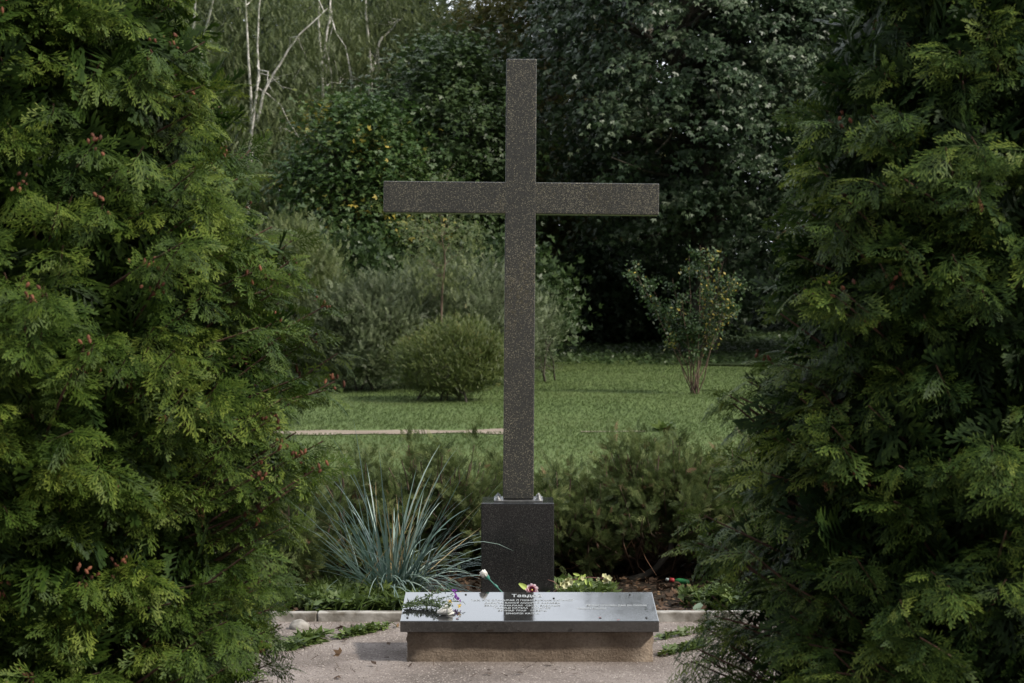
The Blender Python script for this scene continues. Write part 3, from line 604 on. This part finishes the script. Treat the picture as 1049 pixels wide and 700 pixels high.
def juniper(label, px, Y, pyt, wpx, seed, ns=70, bare=0., depth=.8, brown=.012):
    r = np.random.default_rng(seed); H_ = EYE - (pyt - HY) / F * Y; Rx_ = wpx / 2 / F * Y; X0 = wx(px, Y)
    root = empty('juniper_shrub', (X0, Y, .01), label, 'juniper shrub', 'low junipers behind the kerb')
    st = MB(); fo = MB(); dr = MB(); P_, D_, T_, S_ = [], [], [], []
    for i in range(ns):
        a = r.uniform(0, 2 * np.pi); q = r.random() ** .55; e = np.array([math.cos(a) * Rx_ * q, math.sin(a) * depth * q, H_ * (1.0 - .50 * q ** 2.2) * r.uniform(.72, 1.04)])
        low = r.random() < .33
        if low and not (bare and math.sin(a) < .3): e[2] = r.uniform(.12, .5) * H_; e[0] = math.cos(a) * Rx_ * r.uniform(.75, 1); e[1] = math.sin(a) * depth * r.uniform(.75, 1)
        u = np.linspace(0, 1, 7)[:, None]; b0 = np.array([r.normal(0, .08), r.normal(0, .06), 0]); P = b0 + (e - b0) * np.c_[u ** .85, u ** .85, u ** 1.25]; P[1:-1] += r.normal(0, .018, (5, 3))
        st.tube(P, np.linspace(.014, .003, 7), 5)
        m_ = 72; us = 1.04 - r.random(m_) ** 1.1 * (.45 if bare else .62); pos = np.stack([np.interp(us, u[:, 0], P[:, c_]) for c_ in range(3)], -1)
        t_ = unit(P[-1] - P[-3]); gid = r.integers(0, 11, m_); gd = unit(t_ * .75 + rdir(11, r) * .75); gl = r.uniform(.05, .17, 11); gu = 1.02 - r.random(11) * (.45 if bare else .65); gp = np.stack([np.interp(gu, u[:, 0], P[:, c_]) for c_ in range(3)], -1)
        pos = gp[gid] + gd[gid] * (gl[gid] * r.random(m_))[:, None] + r.normal(0, .012, (m_, 3)); us = gu[gid]
        d = gd[gid] * 1.0 + rdir(m_, r) * .55 + np.array([0, 0, .12]); P_.append(pos); D_.append(d); T_.append(.05 + .55 * (us > .8) * r.random(m_) + r.random(m_) * .3 + r.uniform(-.1, .15)); S_.append(r.uniform(.045, .09, m_))
        for _ in range(6):                                     # bare dry twigs inside
            k_ = r.uniform(.2, .7); p0 = np.array([np.interp(k_, u[:, 0], P[:, c_]) for c_ in range(3)]); dd = rdir(1, r)[0] * r.uniform(.08, .22); dr.tube([p0, p0 + dd * .5 + r.normal(0, .01, 3), p0 + dd], [.0028, .002, .001], 3, r.random())
    P_ = np.concatenate(P_); D_ = np.concatenate(D_); T_ = np.concatenate(T_); S_ = np.concatenate(S_); ok = P_[:, 2] > .03; P_, D_, T_, S_ = P_[ok], D_[ok], T_[ok], S_[ok]
    pk = r.integers(0, 5, len(P_)); isd = r.random(len(P_)) < brown
    for k_ in range(5):
        s_ = (pk == k_) & ~isd; fo.inst(*SPG[k_], frames(D_[s_], rdir(s_.sum(), r)), P_[s_], S_[s_], T_[s_])
    dr.inst(*SPG[0], frames(D_[isd], rdir(isd.sum(), r)), P_[isd], S_[isd], r.random(isd.sum()))
    st.build('stems', M['juniper_twig'], root); fo.build('foliage', M['juniper'], root); dr.build('dry_twigs', M['dry_twig'], root); return root
juniper('low juniper half hidden by the lower right edge of the left thuja', 285, 11.7, 496, 140, 101, 80)
juniper('low juniper sprawling behind the blue grass clump', 352, 12.5, 474, 170, 102, 95)
juniper('juniper with arching tips right behind the blue grass, left of the pedestal', 455, 12.6, 450, 165, 103, 110)
juniper('low juniper directly right of the black pedestal', 590, 12.5, 476, 140, 104, 90)
juniper('juniper partly hidden behind the black pedestal', 520, 12.8, 482, 130, 107, 70)
juniper('broad juniper with dark hollow and bare brown wood at its foot', 672, 12.4, 450, 190, 105, 130, 1, brown=.05)
juniper('low juniper tucked behind the left edge of the right thuja', 770, 12.3, 460, 160, 106, 90)
# gnarled bare stems in the hollow
for i, (pp, lab) in enumerate((([(600, 612, 12.1), (640, 596, 12.0), (668, 588, 12.0), (688, 560, 12.0), (694, 525, 12.1)], 'thick gnarled dead juniper branch rising out of the soil right of the slab'),
                               ([(690, 600, 11.9), (720, 603, 11.9), (752, 596, 12.0)], 'dead branch lying along the soil beside the litter'))):
    P = np.array([at(*q) for q in pp]); u = np.linspace(0, 1, 12); Q = np.stack([np.interp(u, np.linspace(0, 1, len(P)), P[:, a]) for a in range(3)], -1) + np.random.default_rng(i).normal(0, .008, (12, 3))
    mb = MB(); mb.tube(Q, np.linspace(.030, .012, 12) if i == 0 else np.linspace(.018, .012, 12), 8); tag(mb.build('dead_branch', M['bark_grey'], smooth=True), lab, 'branch', 'bare branches in the bed')

# ------------------------------------------------------------------ blue ornamental grass
def blue_grass():
    r = np.random.default_rng(77); Y0 = 11.2; X0 = wx(402, Y0); root = empty('blue_grass_clump', (X0, Y0, .01), 'clump of long arching blue green grass blades left of the pedestal', 'ornamental grass')
    g = MB(); s = MB()
    def blade(mb, b0, az, ln, el, curl, wd, t):
        n = 9; P = [np.array(b0)]; d = el
        for i in range(n):
            P.append(P[-1] + ln / n * np.array([math.cos(d) * math.cos(az), math.cos(d) * math.sin(az), math.sin(d)])); d -= curl / n * (.4 + 1.2 * i / n)
        P = np.array(P); P[:, 2] = np.maximum(P[:, 2], .01); side = np.array([-math.sin(az), math.cos(az), 0]) * .8 + np.array([0, 0, .3]); side /= np.linalg.norm(side)
        if abs(side[0]) < .6: side = unit(side + np.array([.7, 0, 0]))
        w_ = wd * np.array([.7, 1, 1, 1, .95, .9, .8, .6, .4, .05]); A = P - side * w_[:, None] / 2; B = P + side * w_[:, None] / 2
        V = np.empty((20, 3)); V[0::2] = A; V[1::2] = B; i = np.arange(9) * 2; mb.add(V, np.stack([i, i + 1, i + 3, i + 2], -1), t)
    for i in range(140):
        az = r.uniform(0, 2 * np.pi); out_ = r.random() ** .8; el = R(88 - 58 * out_ * r.uniform(.6, 1.15)); ln = r.uniform(.5, 1.08); b0 = (math.cos(az) * .15 * r.random(), math.sin(az) * .11 * r.random(), 0)
        blade(g, b0, az + r.normal(0, .5), ln * (.6 + .4 * r.random()), el + r.normal(0, .08), R(r.uniform(0, 45) + 110 * out_ ** 2 * r.random() ** 2), r.uniform(.007, .0125), r.random())
    for i in range(80):                                        # low, bent-down outer blades, most to the right and front
        az = r.normal(-.5, .9); blade(g, (r.normal(0, .08), r.normal(0, .05), 0), az, r.uniform(.45, .72), R(r.uniform(22, 55)), R(r.uniform(45, 100)), r.uniform(.007, .011), r.uniform(.2, 1))
    for i in range(28):
        az = r.uniform(0, 6.28); blade(s, (r.normal(0, .06), r.normal(0, .06), 0), az, r.uniform(.5, .9), R(r.uniform(25, 85)), R(r.uniform(0, 45)), .006, r.random())
    blade(s, (-.24, -.25, 0), .15, 1.0, R(54), R(8), .009, .3)
    g.build('blades', M['bluegrass'], root); s.build('dry_blades', M['straw'], root)
blue_grass()

# ------------------------------------------------------------------ lawn grass, weeds, gravel (stuff)
TUFT = []
for s in range(4):
    r = random.Random(s); V = []
    for i in range(6):
        a = r.uniform(0, 6.28); lean_ = r.uniform(.1, .7); b0 = np.array([r.uniform(-.3, .3), r.uniform(-.3, .3), 0]); e = b0 + np.array([math.cos(a) * lean_, math.sin(a) * lean_, r.uniform(.6, 1.1)])
        sd_ = np.array([-math.sin(a), math.cos(a), 0]) * .05; sd_ = sd_ + np.array([.05, 0, 0]); mid = (b0 + e) / 2 + np.array([0, 0, .12]); V.append(np.stack([b0 - sd_, mid - sd_ * .7, e, mid + sd_ * .7]))
    V = np.concatenate(V); TUFT.append((V, np.arange(24).reshape(6, 4), np.repeat([r.uniform(-.1, .1) for _ in range(6)], 4)))
def scatter(name, n, xf, Y, hmin, hmax, mat, label, cat, seed, z0=.0, tint=(0, .8), tm=TUFT, patch=.35, mask=None, upright=True, zr=0):
    r = np.random.default_rng(seed); X = xf(r, Y); 
    if mask is not None: k_ = mask(X, Y); X = X[k_]; Y = Y[k_]
    n = len(X); a = r.uniform(0, 2 * np.pi, n); d = np.stack([np.cos(a), np.sin(a), 0 * a], -1)
    if upright: Rm = np.stack([d, np.stack([-np.sin(a), np.cos(a), 0 * a], -1), np.tile([0, 0, 1.], (n, 1))], -1)
    else: Rm = frames(d + np.array([0, 0, .35]) * r.uniform(-.3, 2, (n, 1)), r.normal(0, .5, (n, 3)) + np.array([0, 0, 1]))
    pn = .5 + .25 * np.sin(X * 1.3 + Y * .7) + .25 * np.sin(X * .5 - Y * 1.1 + 2); ti = tint[0] + (tint[1] - tint[0]) * ((1 - patch) * r.random(n) + patch * pn)
    if name == 'lawn_grass': ti = ti + .26 * np.clip((27 - Y) / 8, 0, 1)
    pos = np.stack([X, Y, gz(Y) + z0 + zr * r.random(n)], -1); mb = MB(); pk = r.integers(0, len(tm), n); sc = r.uniform(hmin, hmax, n)
    for k_, (tv, tf, tt) in enumerate(tm):
        s_ = pk == k_; mb.inst(tv, tf, tt, Rm[s_], pos[s_], sc[s_], ti[s_])
    return tag(mb.build(name, mat), label, cat, kind='stuff')
r_ = np.random.default_rng(1)
Yg = 13.3 + (47.2 - 13.3) * r_.random(130000) ** .85
def notpath(X, Y): 
    yc = 26.85 + .35 * np.sin(X * .35); k1 = ~((np.abs(Y - yc) < .50 + .16 * np.sin(X * 3) + .12 * np.sin(X * 11 + Y * 5)) & (X < .2)); k2 = ~((np.abs(Y - 26.6) < .25) & (X > .9) & (X < 1.8)); return k1
scatter('lawn_grass', 0, lambda r, Y: r.uniform(-1, 1, len(Y)) * (.17 * Y + 1.2), Yg, .022, .05, M['grass'], 'short mown grass of the lawn behind the junipers', 'grass', 2, mask=notpath, patch=.45)
Yd = np.concatenate([r_.uniform(46, 60, 9000)])
WLF = [fan(4, 50, 1, .34, 4), fan(3, 70, .9, .5, 6)]
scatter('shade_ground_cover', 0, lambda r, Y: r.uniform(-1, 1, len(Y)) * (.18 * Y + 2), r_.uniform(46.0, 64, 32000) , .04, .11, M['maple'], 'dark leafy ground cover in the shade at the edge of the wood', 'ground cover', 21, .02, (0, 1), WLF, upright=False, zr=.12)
# weeds behind the kerb
WL = [fan(4, 50, 1, .34, 4), fan(3, 70, .9, .5, 6)]
Yw = r_.uniform(10.56, 11.5, 9500)
def bedmask(X, Y): return ((X < -.5) | ((X > .15) & (X < 1.5)) ) & (np.sin(X * 6) + np.sin(Y * 9 + X * 3) + np.where(X < 0, .8, -.1 - .5 * (Y > 11)) > 0)
scatter('bed_weeds', 0, lambda r, Y: r.uniform(-1.6, 1.5, len(Y)), Yw, .035, .085, M['weed'], 'weeds and clover growing in the bed behind the kerb', 'weeds', 3, .012, (0, .9), WL, mask=bedmask, upright=False, zr=.085)
Yw2 = r_.uniform(10.54, 11.5, 1900)
scatter('bed_grass', 0, lambda r, Y: r.uniform(-1.8, 1.7, len(Y)), Yw2, 1*.04, .15, M['weed'], 'taller wild grass along the kerb in the bed', 'grass', 4, .01, (.0, .9), TUFT, mask=lambda X, Y: bedmask(X, Y) & ((X < 0) | (np.sin(X * 23 + Y * 17) > .75)))
# weed patches on the gravel against the kerb
def patch(name, label, px, py, wpx, n, seed, tall=.05):
    Y = 1.6 * F / (py - HY); X0 = wx(px, Y); r = np.random.default_rng(seed); Yp = Y + r.normal(0, .085, n); w_ = wpx / F * Y / 2
    o = scatter(name, 0, lambda q, Yq: X0 + q.normal(0, .5, len(Yq)) * w_, Yp, tall * .6, tall * 1.2, M['weed'], label, 'weeds', seed, .006, (.15, 1), WL, upright=False, zr=.03); return o
patch('gravel_weeds', 'bright green weeds growing in front of the kerb, left of the slab', 372, 651, 46, 130, 11, .045)
patch('gravel_weeds', 'low weeds creeping over the gravel right of the slab', 705, 668, 60, 100, 12, .045)
patch('gravel_weeds', 'small weeds in front of the kerb near the right thuja', 690, 655, 70, 60, 13, .04)
patch('gravel_weeds', 'grass weeds at the foot of the left thuja beside the pale stone', 312, 662, 30, 120, 14, .08)
patch('lawn_weed', 'leafy bright weed on the lawn in front of the open shrub', 682, 441.5, 16, 60, 15, .16)
# pebbles
ico = np.array([(0, 0, .6), (.9, .1, 0), (.2, .8, .05), (-.8, .3, 0), (-.3, -.8, .05), (0, 0, -.5)]); pf = np.array([(0, 1, 2, 2), (0, 2, 3, 3), (0, 3, 4, 4), (0, 4, 1, 1)])
PB = [(np.array([(0, 0, .55), (.9, .1, 0), (.2, .8, 0), (-.8, .4, 0), (-.5, -.7, 0), (.5, -.75, 0), (0, 0, .55)]), np.array([(0, 1, 2, 3), (0, 3, 4, 5), (0, 5, 1, 0)])[:2], np.zeros(7)),
      (np.array([(.4, .3, .5), (-.35, .4, .45), (-.4, -.35, .5), (.35, -.4, .4), (.8, .7, 0), (-.7, .8, 0), (-.8, -.6, 0), (.7, -.8, 0)]), np.array([(0, 1, 2, 3), (0, 4, 5, 1), (1, 5, 6, 2), (2, 6, 7, 3), (3, 7, 4, 0)]), np.zeros(8))]
Yp = r_.uniform(8.6, 10.42, 26000)
scatter('gravel_chips', 0, lambda r, Y: r.uniform(-1.6, 1.6, len(Y)), Yp, .0018, .0060, M['pebble'], 'crushed pinkish gravel of the yard', 'gravel', 6, .003, (0, 1), [PB[1]], patch=.1,
        mask=lambda X, Y: ~((np.abs(X - SX) < PW / 2 - .005) & (Y > D0) & (Y < D0 + .4)))
# fallen leaves
LL = [fan(3, 50, 1, .5, 8), fan(1, 0, 1, .6)]
M['litter'] = leafmat('fallen_leaf', [(0, (.035, .02, .012)), (.6, (.085, .05, .03)), (1, (.24, .15, .075))], .1, .8)
Yl = r_.uniform(8.8, 12.2, 420)
scatter('fallen_leaves', 0, lambda r, Y: r.uniform(-1.4, 1.7, len(Y)), Yl, .018, .045, M['litter'], 'brown fallen leaves scattered over gravel and bed', 'leaves', 9, .014, (0, 1), LL, upright=False,
        mask=lambda X, Y: (Y > 10.6) | ((np.sin(X * 37 + Y * 91) > .72) & ~((np.abs(X - SX) < PW / 2 + .03) & (Y > D0 - .1) & (Y < D0 + .5))))

NL = [(np.array([(-.03, 0, 0), (.03, 0, 0), (.03, 1, .1), (-.03, 1, .1)]), np.array([(0, 1, 2, 3)]), np.zeros(4))]
scatter('needle_litter', 0, lambda r, Y: r.uniform(-1.5, 1.6, len(Y)), r_.uniform(8.7, 10.45, 1500), .012, .04, M['litter'], 'dry brown needles and bits of twig on the gravel', 'litter', 31, .008, (0, .8), NL, upright=False,
        mask=lambda X, Y: (np.sin(X * 5 + 1) + np.sin(X * 13 + Y * 11) + 1.2 * (np.abs(X) > .8) > .3) & ~((np.abs(X - SX) < PW / 2 + .02) & (Y > D0 - .02) & (Y < D0 + .5)))
scatter('bed_litter', 0, lambda r, Y: r.uniform(-1.7, 2.0, len(Y)), r_.uniform(10.55, 12.6, 5000), .012, .05, M['litter'], 'dead needles and bark bits covering the soil of the bed', 'litter', 33, .014, (0, .9), NL + LL, upright=False, zr=.015)
# stones, litter
def stone(loc, dims, label, mat, seed, name='stone'):
    import bmesh
    from mathutils import noise as mn
    bm = bmesh.new(); bmesh.ops.create_icosphere(bm, subdivisions=3, radius=1)
    for v in bm.verts:
        c = v.co.copy(); c *= 1 + .22 * mn.noise(c * 1.3 + Vector((seed, 0, 0))) + .06 * mn.noise(c * 4 + Vector((seed, 0, 0))); v.co = Vector((c.x * dims[0], c.y * dims[1], c.z * dims[2]))
    m = bpy.data.meshes.new(name); bm.to_mesh(m); bm.free(); m.materials.append(mat); [setattr(p_, 'use_smooth', True) for p_ in m.polygons]
    o = bpy.data.objects.new(name, m); C.objects.link(o); o.location = loc; return tag(o, label, 'stone')
stone((wx(306, 10.2), 10.2, .015), (.05, .04, .035), 'pale rounded stone lying by the kerb at the left thuja', M['kerb'], 4)
stone((wx(735, 10.2), 10.2, .02), (.05, .04, .03), 'small grey stone near the kerb under the right thuja', M['kerb'], 9)
def solid(name, c, rough=.45): return plain(name, tuple(x * .85 for x in c), c, 25, rough)
M['gplastic'] = solid('green_plastic', (.02, .16, .05), .4); M['rplastic'] = solid('red_plastic', (.35, .03, .035), .5); M['wplastic'] = solid('white_plastic', (.35, .40, .40), .5)
b0 = np.array(at(686, 609, 11.75)); b0[2] = .045
bt_ = empty('plastic_bottle', tuple(b0), 'small green plastic bottle with red cap lying on the dark soil', 'bottle'); bt_.rotation_euler = (0, R(6), R(-8))
mb = MB(); mb.tube([(.03, 0, 0), (.035, 0, 0), (.05, 0, 0), (.075, 0, 0), (.11, 0, 0), (.118, 0, 0)], [.004, .009, .016, .017, .015, .002], 12); mb.build('body', M['gplastic'], bt_, True)
mb = MB(); mb.tube([(0, 0, 0), (.002, 0, 0), (.026, 0, 0), (.03, 0, 0)], [.002, .013, .013, .006], 12); mb.build('cap', M['rplastic'], bt_)
mb = MB(); mb.tube([(-.022, 0, 0), (-.02, 0, 0), (-.004, 0, 0), (-.001, 0, 0)], [.002, .009, .009, .004], 12); mb.build('seal_ring', M['wplastic'], bt_)
def big_leaf(px, py, Y, size, col, label, name='fallen_leaf', rot=(.9, 0, .3)):
    u = np.linspace(-1, 1, 7); v = np.linspace(0, 1, 9); V = []
    for b_ in v:
        wd = math.sin(math.pi * min(1, b_ * .97 + .03)) ** .8 * .36
        for a in u: V.append((a * wd, b_ - .5, .12 * abs(a) * wd - .15 * (b_ - .5) ** 2))
    V = np.array(V) * size; i = np.arange(8)[:, None] * 7; j = np.arange(6)[None]; f = np.stack([i + j, i + j + 1, i + 8, i + 7 + j], -1) if False else np.stack(np.broadcast_arrays(i + j, i + j + 1, i + j + 8, i + j + 7), -1).reshape(-1, 4)
    mb = MB(); mb.add(V, f); p_ = at(px, py, Y); o = mb.build(name, solid('leaf_' + name, col, .6), smooth=True); o.location = p_; o.rotation_euler = rot; return tag(o, label, 'leaf', 'single fallen leaves')
big_leaf(716, 625, 10.75, .085, (.17, .24, .17), 'pale grey green leaf stuck upright in the bed right of the slab', rot=(1.0, .2, -.3))
big_leaf(722, 652, 10.1, .085, (.05, .25, .04), 'bright green fallen leaf lying on the gravel near the right thuja', rot=(.15, .1, 1.5))
big_leaf(452, 612, 11.1, .10, (.10, .22, .04), 'bright green broad leaf at the foot of the blue grass', rot=(.9, .3, 1.2))
big_leaf(463, 606, 11.15, .10, (.08, .20, .04), 'second broad green leaf beside the pedestal', rot=(1.2, -.2, .4))

# ------------------------------------------------------------------ flowers
def petal(mb, c, d, n, ln, wd, cup, t=.5):
    d = unit(np.array(d, float)); n = unit(np.array(n, float)); s = unit(np.cross(d, n)); n = np.cross(s, d); V = []
    for v in np.linspace(0, 1, 5):
        ww = wd * math.sin(math.pi * (.12 + .82 * v)) ** .7
        for a in (-1, -.5, 0, .5, 1): V.append(np.array(c) + d * ln * v + s * a * ww / 2 + n * (cup * ln * v * v + .25 * ww * a * a))
    i = np.arange(4)[:, None] * 5; j = np.arange(4)[None]; mb.add(V, np.stack(np.broadcast_arrays(i + j, i + j + 1, i + j + 6, i + j + 5), -1).reshape(-1, 4), t)
M['wpetal'] = leafmat('white_petal', [(0, (.74, .73, .70)), (1, (.90, .89, .86))], .3, .6)
M['cream'] = leafmat('cream_petal', [(0, (.50, .50, .22)), (1, (.72, .72, .50))], .25, .6)
M['pink'] = leafmat('pink_petal', [(0, (.62, .16, .32)), (.6, (.82, .42, .54)), (1, (.90, .78, .80))], .35, .6)
M['purple'] = leafmat('purple_petal', [(0, (.25, .06, .40)), (1, (.42, .14, .58))], .2, .6)
M['teal'] = solid('teal_plastic_stem', (.05, .20, .16), .5); M['lime'] = leafmat('lime_leaf', [(0, (.28, .40, .07)), (1, (.50, .60, .18))], .25, .5)
M['yellow'] = solid('yellow_centre', (.70, .50, .08), .6); M['sprigleaf'] = leafmat('sprig_leaf', [(0, (.04, .07, .03)), (1, (.13, .18, .08))], .2, .6)
r = np.random.default_rng(3)
# artificial white rose leaning behind the slab
YR = 9.78; hd = np.array(at(498, 591, YR)); ft = np.array(at(518, 611, YR))
ro = empty('artificial_rose', tuple(ft), 'white artificial rose with teal stem leaning behind the slab in front of the pedestal', 'flower')
mb = MB(); e = hd - ft; mb.tube([(0.02, 0, -.02), (0, 0, 0), e * .5 + [.003, 0, -.004], e * .93], [.003, .003, .003, .0035], 6); dd = unit(e); mb.tube([e * .38, e * .45, e * .55, e * .6], [.003, .0075, .006, .003], 6); mb.tube([e * .82, e * .9, e * .99], [.003, .010, .014], 8); mb.build('stem', M['teal'], ro)
mb = MB()
for ring, (cnt, op, ln) in enumerate(((3, .25, .034), (5, .5, .040), (6, .85, .038))):
    for q in range(cnt):
        a = q / cnt * 6.28 + ring; s1 = unit(np.cross(dd, [0, 1, .1])); s2 = np.cross(dd, s1); o_ = s1 * math.cos(a) + s2 * math.sin(a); petal(mb, e * .95 + o_ * .003, dd + o_ * op, -o_, ln, .034, .25, r.random())
mb.build('petals', M['wpetal'], ro, True)
# pink flower with lime leaf
pc = np.array(at(545, 604.5, 9.76)); pk_ = empty('pink_flower', tuple(pc), 'pink and white flower with a lime green leaf behind the slab', 'flower')
mb = MB()
for ring, (cnt, op, ln) in enumerate(((4, .3, .028), (7, .8, .036), (9, 1.6, .040))):
    for q in range(cnt):
        a = q / cnt * 6.28 + ring * .5; o_ = np.array([math.cos(a), -.1, math.sin(a)]); petal(mb, o_ * .003, np.array([0, -1, .15]) + o_ * op, -o_ + [0, -.3, 0], ln, .026, .15, np.clip(.15 + ring * .3 + r.random() * .4, 0, 1))
mb.build('petals', M['pink'], pk_, True); mb = MB(); mb.tube([(0, -.03, 0), (0, -.035, 0.002), (0, -.04, 0.002)], [.003, .004, .001], 8); mb.build('centre', M['yellow'], pk_)
mb = MB(); petal(mb, (-.012, 0, -.005), (-1, -.1, .62), (.2, -1, .4), .062, .026, .1, .6); mb.build('leaf', M['lime'], pk_, True)
mb = MB(); mb.tube([(0, 0.01, 0), (.01, .03, -.1), (.02, .05, -.25)], .003, 5); mb.build('stem', M['teal'], pk_)
# blossom branch
YB = 9.82; pts_ = [(563, 612), (572, 603), (582, 596), (592, 593.5), (603, 592), (615, 593), (626, 592)]; PB_ = np.array([at(a, b_, YB) for a, b_ in pts_]); bo = empty('blossom_branch', tuple(PB_[0]), 'thin reddish twig with cream white blossoms sticking out right of the pedestal foot', 'branch'); Q = PB_ - PB_[0]
M['redtwig'] = plain('red_twig', (.10, .045, .04), (.22, .11, .10), 30, .8)
mb = MB(); mb.tube(Q, np.linspace(.0038, .0018, 7), 5); mb.tube([Q[1] + [0, 0, .01], Q[1] + [-.02, 0, .03], Q[1] + [-.05, 0, .04]], [.002, .002, .001], 4); mb.build('twig', M['redtwig'], bo)
lv = MB()
for (px, py, cnt, sz) in ((577, 600, 4, .9), (582, 597, 5, 1), (571.5, 603, 1, .8), (598, 592, 2, .8), (620, 593, 5, .95), (613, 594, 1, .7)):
    for q in range(cnt):
        mb = MB(); c = np.array(at(px, py, YB - .02)) - PB_[0] + r.normal(0, .009, 3); fn = unit(np.array([r.normal(0, .5), -1, r.normal(.2, .5)])); s1 = unit(np.cross(fn, [0, 0, 1])); s2 = np.cross(s1, fn)
        for w_ in range(5):
            a = w_ / 5 * 6.28 + q; o_ = s1 * math.cos(a) + s2 * math.sin(a); petal(mb, c, o_ + fn * .35, fn, .018 * sz, .014 * sz, .2, r.random())
        mb.build('blossom', M['cream'], bo, True)
for px, py in ((597, 590), (600, 594), (593, 598), (604, 596), (607, 601), (589, 596), (594, 590), (600, 589)):
    c = np.array(at(px, py, YB - .01)) - PB_[0]; petal(lv, c, rdir(1, r)[0] + [0, -.2, -.3], (0, -1, .3), .032, .013, .1, r.random())
lv.build('leaves', M['lime'], bo, True)
# bouquet lying on the slab
inv = slab.matrix_basis.copy()
def onslab(px, py, h=0.):
    v = Vector((wx(px, 9.4) - SX, slab_y(py), th / 2 + h)); m_ = Matrix.Translation(ms_.location) @ Matrix.LocRotScale(slab.location, slab.rotation_euler, None); return np.array(m_ @ v)
b0 = onslab(414, 624, .012); bq = empty('wilted_bouquet', tuple(b0), 'dark green sprig with small purple and yellow flowers lying on the slab at its left', 'flowers')
st = MB(); lf = MB()
for i in range(9):
    a = onslab(414 + r.uniform(-3, 3), 624 + r.uniform(-1, 3), .008 + .01 * r.random()) - b0; m1 = onslab(436, 621 + r.uniform(-4, 5), .03 * r.random() + .012) - b0; e = onslab(r.uniform(450, 476), r.uniform(611, 634), .015 + .055 * r.random()) - b0
    u = np.linspace(0, 1, 8)[:, None]; P = (1 - u) ** 2 * a + 2 * u * (1 - u) * m1 + u * u * e; st.tube(P, np.linspace(.0028, .001, 8), 4, .3)
    m_ = 60; k_ = r.random(m_) ** .8; pos = np.stack([np.interp(k_, u[:, 0], P[:, c_]) for c_ in range(3)], -1) + r.normal(0, .004, (m_, 3)); lf.inst(*LEAFN, frames(rdir(m_, r) + np.array([.5, 0, .1]), rdir(m_, r)), pos, r.uniform(.010, .028, m_), r.random(m_))
st.build('stems', M['sprigleaf'], bq); lf.build('leaves', M['sprigleaf'], bq)
for (px, py, h_, mt, nm) in ((466, 620, .035, 'purple', 'purple_blossom'), (469, 622, .03, 'purple', 'purple_blossom'), (465, 617.5, .05, 'purple', 'purple_blossom'), (461, 624, .03, 'yellow', 'yellow_blossom'), (457, 626, .02, 'yellow', 'yellow_blossom'), (471, 626, .02, 'yellow', 'yellow_blossom')):
    c = onslab(px, py, h_) - b0; mb = MB()
    for q in range(14): petal(mb, c + r.normal(0, .004, 3), rdir(1, r)[0] + [0, -.3, .3], (0, -1, .5), .012 if mt == 'purple' else .007, .006, .2, r.random())
    mb.build(nm, M[mt], bq, True)
# white flower head lying flat
c0 = onslab(456, 631, .006); wf = empty('white_flower', tuple(c0), 'large white flower head lying face down on the slab beside the sprig', 'flower'); mb = MB()
uu = np.linspace(0, 1, 12); ax = np.stack([-.052 + .1 * uu, 0 * uu, .010 + .030 * uu ** 1.5], -1); rad_ = .034 * np.sin(np.pi * np.clip(.04 + .72 * uu, 0, 1)) ** .8
mb.tube(ax, rad_, 14, .9)
for q in range(6):
    a = q * 1.05; petal(mb, (-.045, 0, .012), (1, .35 * math.cos(a), .28 + .28 * math.sin(a)), (0, -math.cos(a), math.sin(a) + .4), .10 + .012 * (q % 3), .042, .10, .6 + .4 * r.random())
mb.build('petals', M['wpetal'], wf, True); wf.scale = (.66, .66, .55); wf.rotation_euler = (0, 0, .25)
# reddish petals dropped on the slab
for i, (px, py) in enumerate(((468, 635), (447, 615), (630, 636.5), (612, 634))):
    c = onslab(px, py, .001); mb = MB(); petal(mb, (0, 0, 0), (1, .3, 0), (0, 0, 1), .014, .010, .15, .2); o = mb.build('fallen_petal', solid('dry_red_petal' + str(i), (.20, .03, .03), .7)); o.location = tuple(c)
    tag(o, ['dark red petal on the slab front edge next to the white flower', 'tiny dark red petal on the upper left of the slab', 'dark red petal on the right part of the slab edge', 'tiny red petal near the middle right of the slab edge'][i], 'petal', 'petals on the slab')
print('faces', sum(len(o.data.polygons) for o in bpy.data.objects if o.type == 'MESH'))
